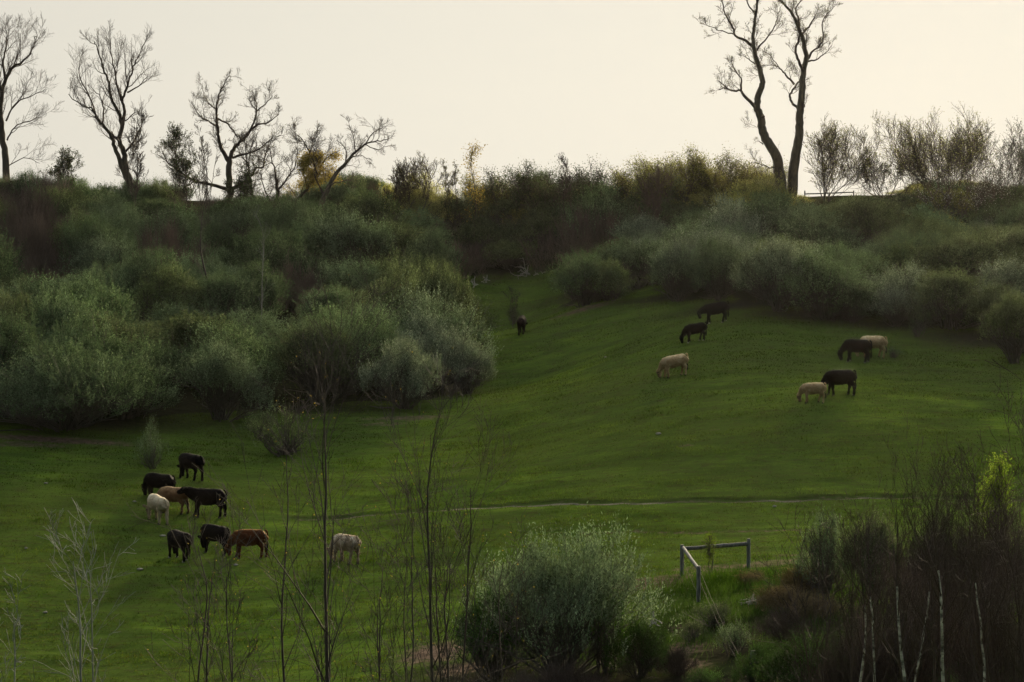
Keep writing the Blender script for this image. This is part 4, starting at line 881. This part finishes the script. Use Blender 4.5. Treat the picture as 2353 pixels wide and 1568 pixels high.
# birches at the lower right: white stems, dense brown twigs
BL = ['birch with white stem nearest the juniper mound', 'slender birch with leaning white stem, second of the row', 'white stemmed birch in the middle of the group', 'twin white birch stem touching the middle one', 'tall birch with the longest white stem, rightmost of the group',
      'dark twigged birch behind the rightmost white stem', 'twiggy birch at the lower right corner', 'fine twigged birch rising highest against the cattle track', 'twiggy birch between the olive bush and the white stems']
for i, (u, d_, vt, w, r_) in enumerate([(1990, 62, 1180, 120, .055), (2030, 61, 1150, 110, .05), (2065, 60, 1120, 120, .07), (2095, 61.5, 1140, 100, .055), (2192, 60, 1075, 130, .075), (2250, 64, 1130, 110, .05), (2320, 60, 1160, 120, .055), (2160, 66, 1090, 110, .05), (1930, 65, 1200, 110, .045)]):
    t = Tree(90 + i); b = at_depth(u, d_); ht = uvy(u, vt + 85, d_)[2] - b[2]; lx = t.r.uniform(-.07, .05)
    P_ = [b + np.array([lx * q * ht + t.r.normal() * .17 * (q > 0), t.r.normal() * .12, q * ht - (.3 if q == 0 else 0)]) for q in (0, .25, .5, .75, 1)]
    L = [t.limb(P_, r_ * 1.25, .012, .012)]
    t.along(*L[0], 3.0, 2.5, 2, .50, .66, kids=4, up=.16, wand=.12, sub=.5, rmin=.004)
    p, rr = L[0]; k = int(len(p) * .86)
    base = b; tr_ = [(p[:k], rr[:k])]; t.lines = [l for l in t.lines if l[0] is not p] + [(p[k - 1:], rr[k - 1:])]
    build_tree('birch_tree', BL[i], b, tr_, t, 'birch' if i < 6 else 'birchtwig', 'birchtwig', group='birches in the lower right corner', cat='birch tree')
# near bushes
shrub(1285, 1556, 470, 380, 'big', 'sage', 'big round grey green bush in the middle foreground', stemmat='stem')
shrub(1130, 1555, 240, 230, 'round', 'juniper', 'dark olive bush at the left flank of the big round bush')
shrub(1470, 1556, 170, 150, 'round', 'juniper', 'dark green juniper bush right of the big round bush')
shrub(1390, 1545, 170, 190, 'small', 'juniper', 'small dark green bush between the big round bush and the juniper')
shrub(1900, 1370, 170, 190, 'willow', 'sage', 'grey green bush behind the birches, right of the fence')
shrub(2010, 1380, 190, 210, 'willow', 'olive', 'olive bush behind the twiggy birches', depth=96)
shrub(2130, 1380, 200, 240, 'twiggy', None, 'brown twiggy bush behind the white birch stems', depth=92, stemmat='birchtwig')
shrub(2270, 1380, 220, 290, 'twiggy', None, 'dark brown twiggy bush behind the lower right birches', depth=90, stemmat='birchtwig')
shrub(2350, 1300, 170, 260, 'sparse', 'olive', 'sparse olive bush at the right frame edge by the cattle track', depth=96)
shrub(2340, 1150, 130, 190, 'twiggy', None, 'bare twiggy bush entering at the right edge above the lime sapling', depth=100)
shrub(1860, 1560, 260, 190, 'round', 'juniper', 'spreading dark juniper mound in front of the birches', depth=79)
shrub(1750, 1540, 130, 130, 'round', 'juniper', 'smaller juniper mound behind the lone bottom post', depth=82)
shrub(2080, 1560, 340, 400, 'twiggy', None, 'dense dark brush under the birches', depth=76, stemmat='birchtwig')
shrub(1950, 1560, 240, 270, 'twiggy', None, 'dark brown brush at the left foot of the birches', depth=75, stemmat='birchtwig')
shrub(2180, 1500, 280, 380, 'twiggy', None, 'dark brown brush right behind the tallest birch stem', depth=84, stemmat='birchtwig')
shrub(2300, 1560, 320, 470, 'twiggy', None, 'dense dark brush in the lower right corner', depth=74, stemmat='birchtwig')
shrub(1640, 1440, 150, 60, 'small', 'olive', 'low olive scrub between the short fence post and the juniper mound')
shrub(1250, 1575, 240, 90, 'twiggy', None, 'brown dead brush at the foot of the big round bush', depth=84)
shrub(1080, 1575, 180, 80, 'twiggy', None, 'brown dead brush left of the big round bush', depth=84)
shrub(735, 486, 170, 90, 'round', 'yellow', 'golden leaved bush on the skyline left of the leaning bare tree')
shrub(1590, 1475, 90, 50, 'small', 'olive', 'tiny olive scrub between the soil patches and the short fence post')
shrub(1560, 1560, 120, 70, 'twiggy', None, 'low brown dead scrub right of the juniper at the bottom edge', depth=86, stemmat='birchtwig')
shrub(1800, 1455, 150, 80, 'twiggy', None, 'brown dead brush under the dry grass clumps', depth=90, stemmat='birchtwig')
shrub(1690, 1500, 110, 80, 'small', 'green', 'small green scrub left of the juniper mound', depth=88)
shrub(1620, 1568, 120, 60, 'small', 'juniper', 'low dark green scrub at the bottom edge left of the lone post', depth=83)
shrub(1330, 1575, 200, 110, 'twiggy', None, 'tangled brown brush below the juniper left side', depth=83, stemmat='birchtwig')
small_tree(1632, 102.5, 1232, 90, 40, 'stem', 'twig', 'small budding sapling growing behind the fence rail', 900, 'lime', .045, 3, r0=.02, lean=.6, name='sapling')
small_tree(2275, 97, 1060, 70, 41, 'stem', 'twig', 'bright lime green young tree at the right edge', 6500, 'lime', .085, 4, r0=.05, dens=2.6, lean=.8, spread=.22, name='sapling')

near(2345, 63, 1080, 170, 120, 'tall bare twiggy tree cut by the right frame edge', bark='birchtwig', twig='birchtwig', r0=.07, nst=2, dens=1.5, tl=2.6, buds=0, lo=.4, group=None, name='bare_tree', wand=.14)
near(2250, 70, 1190, 120, 121, 'fine twiggy bush tree below the lime green young tree', bark='birchtwig', twig='birchtwig', r0=.05, nst=3, dens=1.4, tl=2.0, buds=0, lo=.4, group=None, name='bare_tree')
near(1890, 66, 1300, 150, 122, 'low brown twiggy tree at the left edge of the birches', bark='birchtwig', twig='birchtwig', r0=.045, nst=3, dens=1.3, tl=2.2, buds=0, lo=.4, group=None, name='bare_tree', up=.12)
near(1160, 66, 1290, 90, 123, 'bare sapling in front of the left flank of the big round bush', r0=.04, nst=2, dens=1.1, tl=1.6)
# ------------------------------------------------------------------ post and rail fence, wires, crest rail
def post(p, h, r_, seed):
    t = Tree(seed); k = 9; z = np.linspace(-.4, h, k); P_ = np.stack([p[0] + t.r.normal(size=k) * .004, p[1] + t.r.normal(size=k) * .004, p[2] + z], -1)
    rr = np.full(k, r_) * t.r.uniform(.96, 1.04, k); rr[-1] *= .86
    V, F = tubes([(P_, rr)], 12); me = mesh_np('post', V, F, False); return V, F
def capped(V, F, n_=12):
    F = [tuple(f) for f in F]; m = len(V); F.append(tuple(range(m - n_, m))); F.append(tuple(reversed(range(n_)))); me = bpy.data.meshes.new('m'); me.from_pydata([tuple(v) for v in V], [], F); me.update(); return me
A_, B_, C_ = hit(1567, 1325), hit(1605, 1384), hit(1720, 1310)
hA, hB, hC = (1325 - 1252) * A_[1] / FPX, (1384 - 1301) * B_[1] / FPX, (1310 - 1238) * C_[1] / FPX
root = empty('fence', tuple(A_)); tag(root, 'weathered grey corner of post and rail fence standing on the lower field', 'fence')
for p, h, sd_ in ((A_, hA, 1), (B_, hB, 2), (C_, hC, 3)):
    V, F = post(p - A_, h, .085, sd_); me = capped(V, F); me.name = 'post'; link('post', me, M['post'], root)
def rail(a, b, r_, mat, par, o, name='rail', n_=9, seed=0, sag=0):
    t = Tree(seed); q = np.linspace(0, 1, n_)[:, None]; P_ = a + (b - a) * q + t.r.normal(size=(n_, 3)) * .006; P_[:, 2] -= sag * 4 * (q * (1 - q))[:, 0]
    V, F = tubes([(P_ - o, np.full(n_, r_) * t.r.uniform(.94, 1.06, n_))], 10); me = capped(V, F, 10); me.name = name; return link(name, me, mat, par)
rail(A_ + [.09, -.02, hA - .17 * 1], C_ + [-.08, -.02, hC - .22], .085, M['rail'], root, A_, seed=4)
rail(A_ + [.04, -.12, hA - .12], B_ + [-.02, .10, hB - .10], .075, M['rail'], root, A_, seed=5)
for k, zz in ((0, hB - .25), (1, hB * .55)):
    rail(B_ + [.08, 0, zz], at_depth(1700, 84) + [0, 0, .9 - .3 * k], .0035, M['wire'], root, A_, 'wire', 14, 6 + k, .12)
rail(A_ + [.02, -.1, hA * .55], B_ + [-.08, 0, hB * .3], .0035, M['wire'], root, A_, 'wire', 8, 9, .02)
q = at_depth(1733, 82); hq = uvy(1733, 1495, 82)[2] - q[2]
V, F = post(np.zeros(3), hq, .10, 7); me = capped(V, F); r2 = empty('fence_post', tuple(q)); tag(r2, 'single weathered post rising from the bottom edge below the dry grass', 'post'); link('shaft', me, M['post'], r2)
link('staple', pymesh('staple', [etube([(0, -.11, hq - .30, .012, .012), (0, -.13, hq - .26, .012, .012), (0, -.11, hq - .22, .012, .012)], 6)]), M['wire'], r2)
# short rail on the crest
a, b2_ = at_depth(1848, 213.5), at_depth(1960, 213.5); root = empty('crest_fence', tuple(a)); tag(root, 'dark wooden rail on two posts standing on the crest right of the twin trees', 'fence')
for p, h in ((a, 1.0), (b2_, .75), ((a + b2_) / 2, .7)):
    V, F = post(p - a, h, .06, 12); link('post', capped(V, F), M['rail'], root)
rail(a + [0, 0, .7], b2_ + [0, 0, .6], .055, M['rail'], root, a, seed=13)
# ------------------------------------------------------------------ small things lying on the grass
def stone(u, v, w, h, label, seed):
    p = hit(u, v); m = p[1] / FPX; r = np.random.default_rng(seed); V, F = etube([(-.5, 0, 0, .05, .06), (-.42, 0, .02, .28, .30), (-.15, .02, .04, .42, .42), (.18, -.02, .05, .40, .44), (.42, 0, .02, .24, .28), (.5, 0, 0, .05, .06)], 9)
    V = np.array(V) + r.normal(size=(len(V), 3)) * .05; V = V * np.array([w * m, w * m * .7, h * m * 1.6]); me = pymesh('stone', [(V, F)]); o = link('stone', me, M['stone']); o.location = tuple(p + [0, 0, h * m * .35]); o.rotation_euler = (0, 0, r.uniform(-.4, .4))
    tag(o, label, 'stone', 'pale stones on the pasture')
for i, (u, v, w, h, lb) in enumerate([(309, 1155, 9, 3, 'pale stone left of the cream cow'), (322, 1310, 14, 4, 'pale flat stone below left of the lowest black cow'), (374, 1233, 13, 3, 'flat stone touching the back of the lowest left black cow'), (60, 1263, 9, 4, 'small stone near the left frame edge'),
   (104, 1410, 11, 4, 'stone on the grass above the lower left pale branches'), (542, 1301, 10, 4, 'pale stone under the red brown cow'), (106, 1113, 9, 3, 'small stone on the dark grass at the far left'), (1513, 999, 12, 4, 'pale flat stone alone in the middle of the slope'),
   (1894, 1207, 12, 4, 'white stone beside the bush behind the birches'), (1780, 1166, 9, 4, 'grey stone just below the cattle track on the right'), (1391, 822, 6, 3, 'tiny white stone between the shrubs and the lone tan cow')]):
    stone(u, v, w, h, lb, i)
def deadpile(u, v, wpx, hpx, n_, seed, label, mat='dead', name='dead_branch', cat='dead branch', L0=.7):
    p = hit(u, v); m = p[1] / FPX; t = Tree(seed); b = p.copy(); sw, sh = wpx * m * .5, hpx * m
    for i in range(n_):
        s0 = b + np.array([t.r.normal() * sw * .35, t.r.normal() * .4, t.r.uniform(.02, sh * .35)]); d = unit(np.array([t.r.normal() * 1.3, t.r.normal() * .4, t.r.uniform(-.1, .9)]))
        t.grow(s0, d, sw * t.r.uniform(.4, 1.1), .035, 1, 5, -.10, .25, 3, .7, .5, .008, .2)
    P_, rr = t.limb([b + [-.1, 0, -.05], b + [0, .05, sh * .5], b + [.05, 0, sh]], .06, .03, .02)
    root = empty(name, tuple(b)); tag(root, label, cat, 'dead branches' if mat == 'dead' else None)
    link('limb', mesh_np('limb', *tubes([(P_ - b, rr)], 7), True), M[mat], root)
    link('branches', mesh_np('branches', *tubes([(p_ - b, r_) for p_, r_ in t.lines if p_ is not P_], 4), True), M[mat], root)
deadpile(1212, 636, 75, 26, 16, 201, 'pale sprawling dead branch lying at the head of the clearing')
deadpile(1090, 662, 28, 26, 5, 202, 'small pale dead branch leaning at the left head of the clearing')
deadpile(1118, 650, 30, 18, 6, 217, 'thin pale stick right of the small dead branch')
deadpile(655, 1046, 62, 40, 26, 204, 'dark heap of twigs at the foot of the low round bush', 'sapling', 'twig_pile', 'twig pile')
deadpile(1500, 1440, 60, 34, 4, 205, 'pale thin dead branches on the grass above the juniper')
deadpile(1730, 1390, 70, 22, 12, 216, 'pale straw coloured broken stalks below the right fence post')
# dry grass clumps
def drygrass(u, v, wpx, hpx, n_, seed, label):
    p = hit(u, v); m = p[1] / FPX; r = np.random.default_rng(seed); L = []
    for i in range(n_):
        b = np.array([r.normal() * wpx * m * .25, r.normal() * wpx * m * .2, -.05]); d = np.array([r.normal() * .5 + .25, r.normal() * .4, 1.0]); d /= np.linalg.norm(d); h = hpx * m * r.uniform(.5, 1.1)
        L.append((np.array([b, b + d * h * .6, b + d * h * .9 + [r.normal() * .12 + .06, 0, 0], b + d * h + [r.normal() * .2 + .15, r.normal() * .1, -h * .12]]), np.array([.006, .005, .005, .003]) * r.uniform(.8, 1.6)))
    o = link('dry_grass', mesh_np('dry_grass', *tubes(L, 3)), M['straw']); o.location = tuple(p); tag(o, label, 'dry grass', 'clumps of dry grass')
drygrass(1838, 1360, 75, 70, 900, 1, 'tallest clump of pale dry grass left of the birches')
drygrass(1790, 1400, 90, 60, 1000, 2, 'brown dry grass clump below the tallest pale clump')
drygrass(1716, 1345, 36, 40, 260, 3, 'small dry tuft at the foot of the right fence post')
drygrass(1860, 1420, 90, 60, 800, 4, 'dark dry grass clump nearest the birches')
drygrass(1880, 1290, 50, 22, 200, 5, 'low dry tuft on the bare soil right of the fence')

# ------------------------------------------------------------------ thin evening haze in the air
hv = [(x, y, z) for z in (-32, 48) for y in (-70, 655) for x in (-430, 430)]
hz = pymesh('haze', [(hv, [(0, 2, 3, 1), (4, 5, 7, 6), (0, 1, 5, 4), (2, 6, 7, 3), (0, 4, 6, 2), (1, 3, 7, 5)])])
m, t = newmat('haze'); pv = N(t, 'VolumePrincipled'); pv.inputs['Density'].default_value = HAZE; pv.inputs['Color'].default_value = (1, .93, .80, 1); pv.inputs['Anisotropy'].default_value = .78
o = N(t, 'OutputMaterial'); t.links.new(pv.outputs[0], o.inputs['Volume']); hz = link('haze', hz, m); tag(hz, kind='stuff')
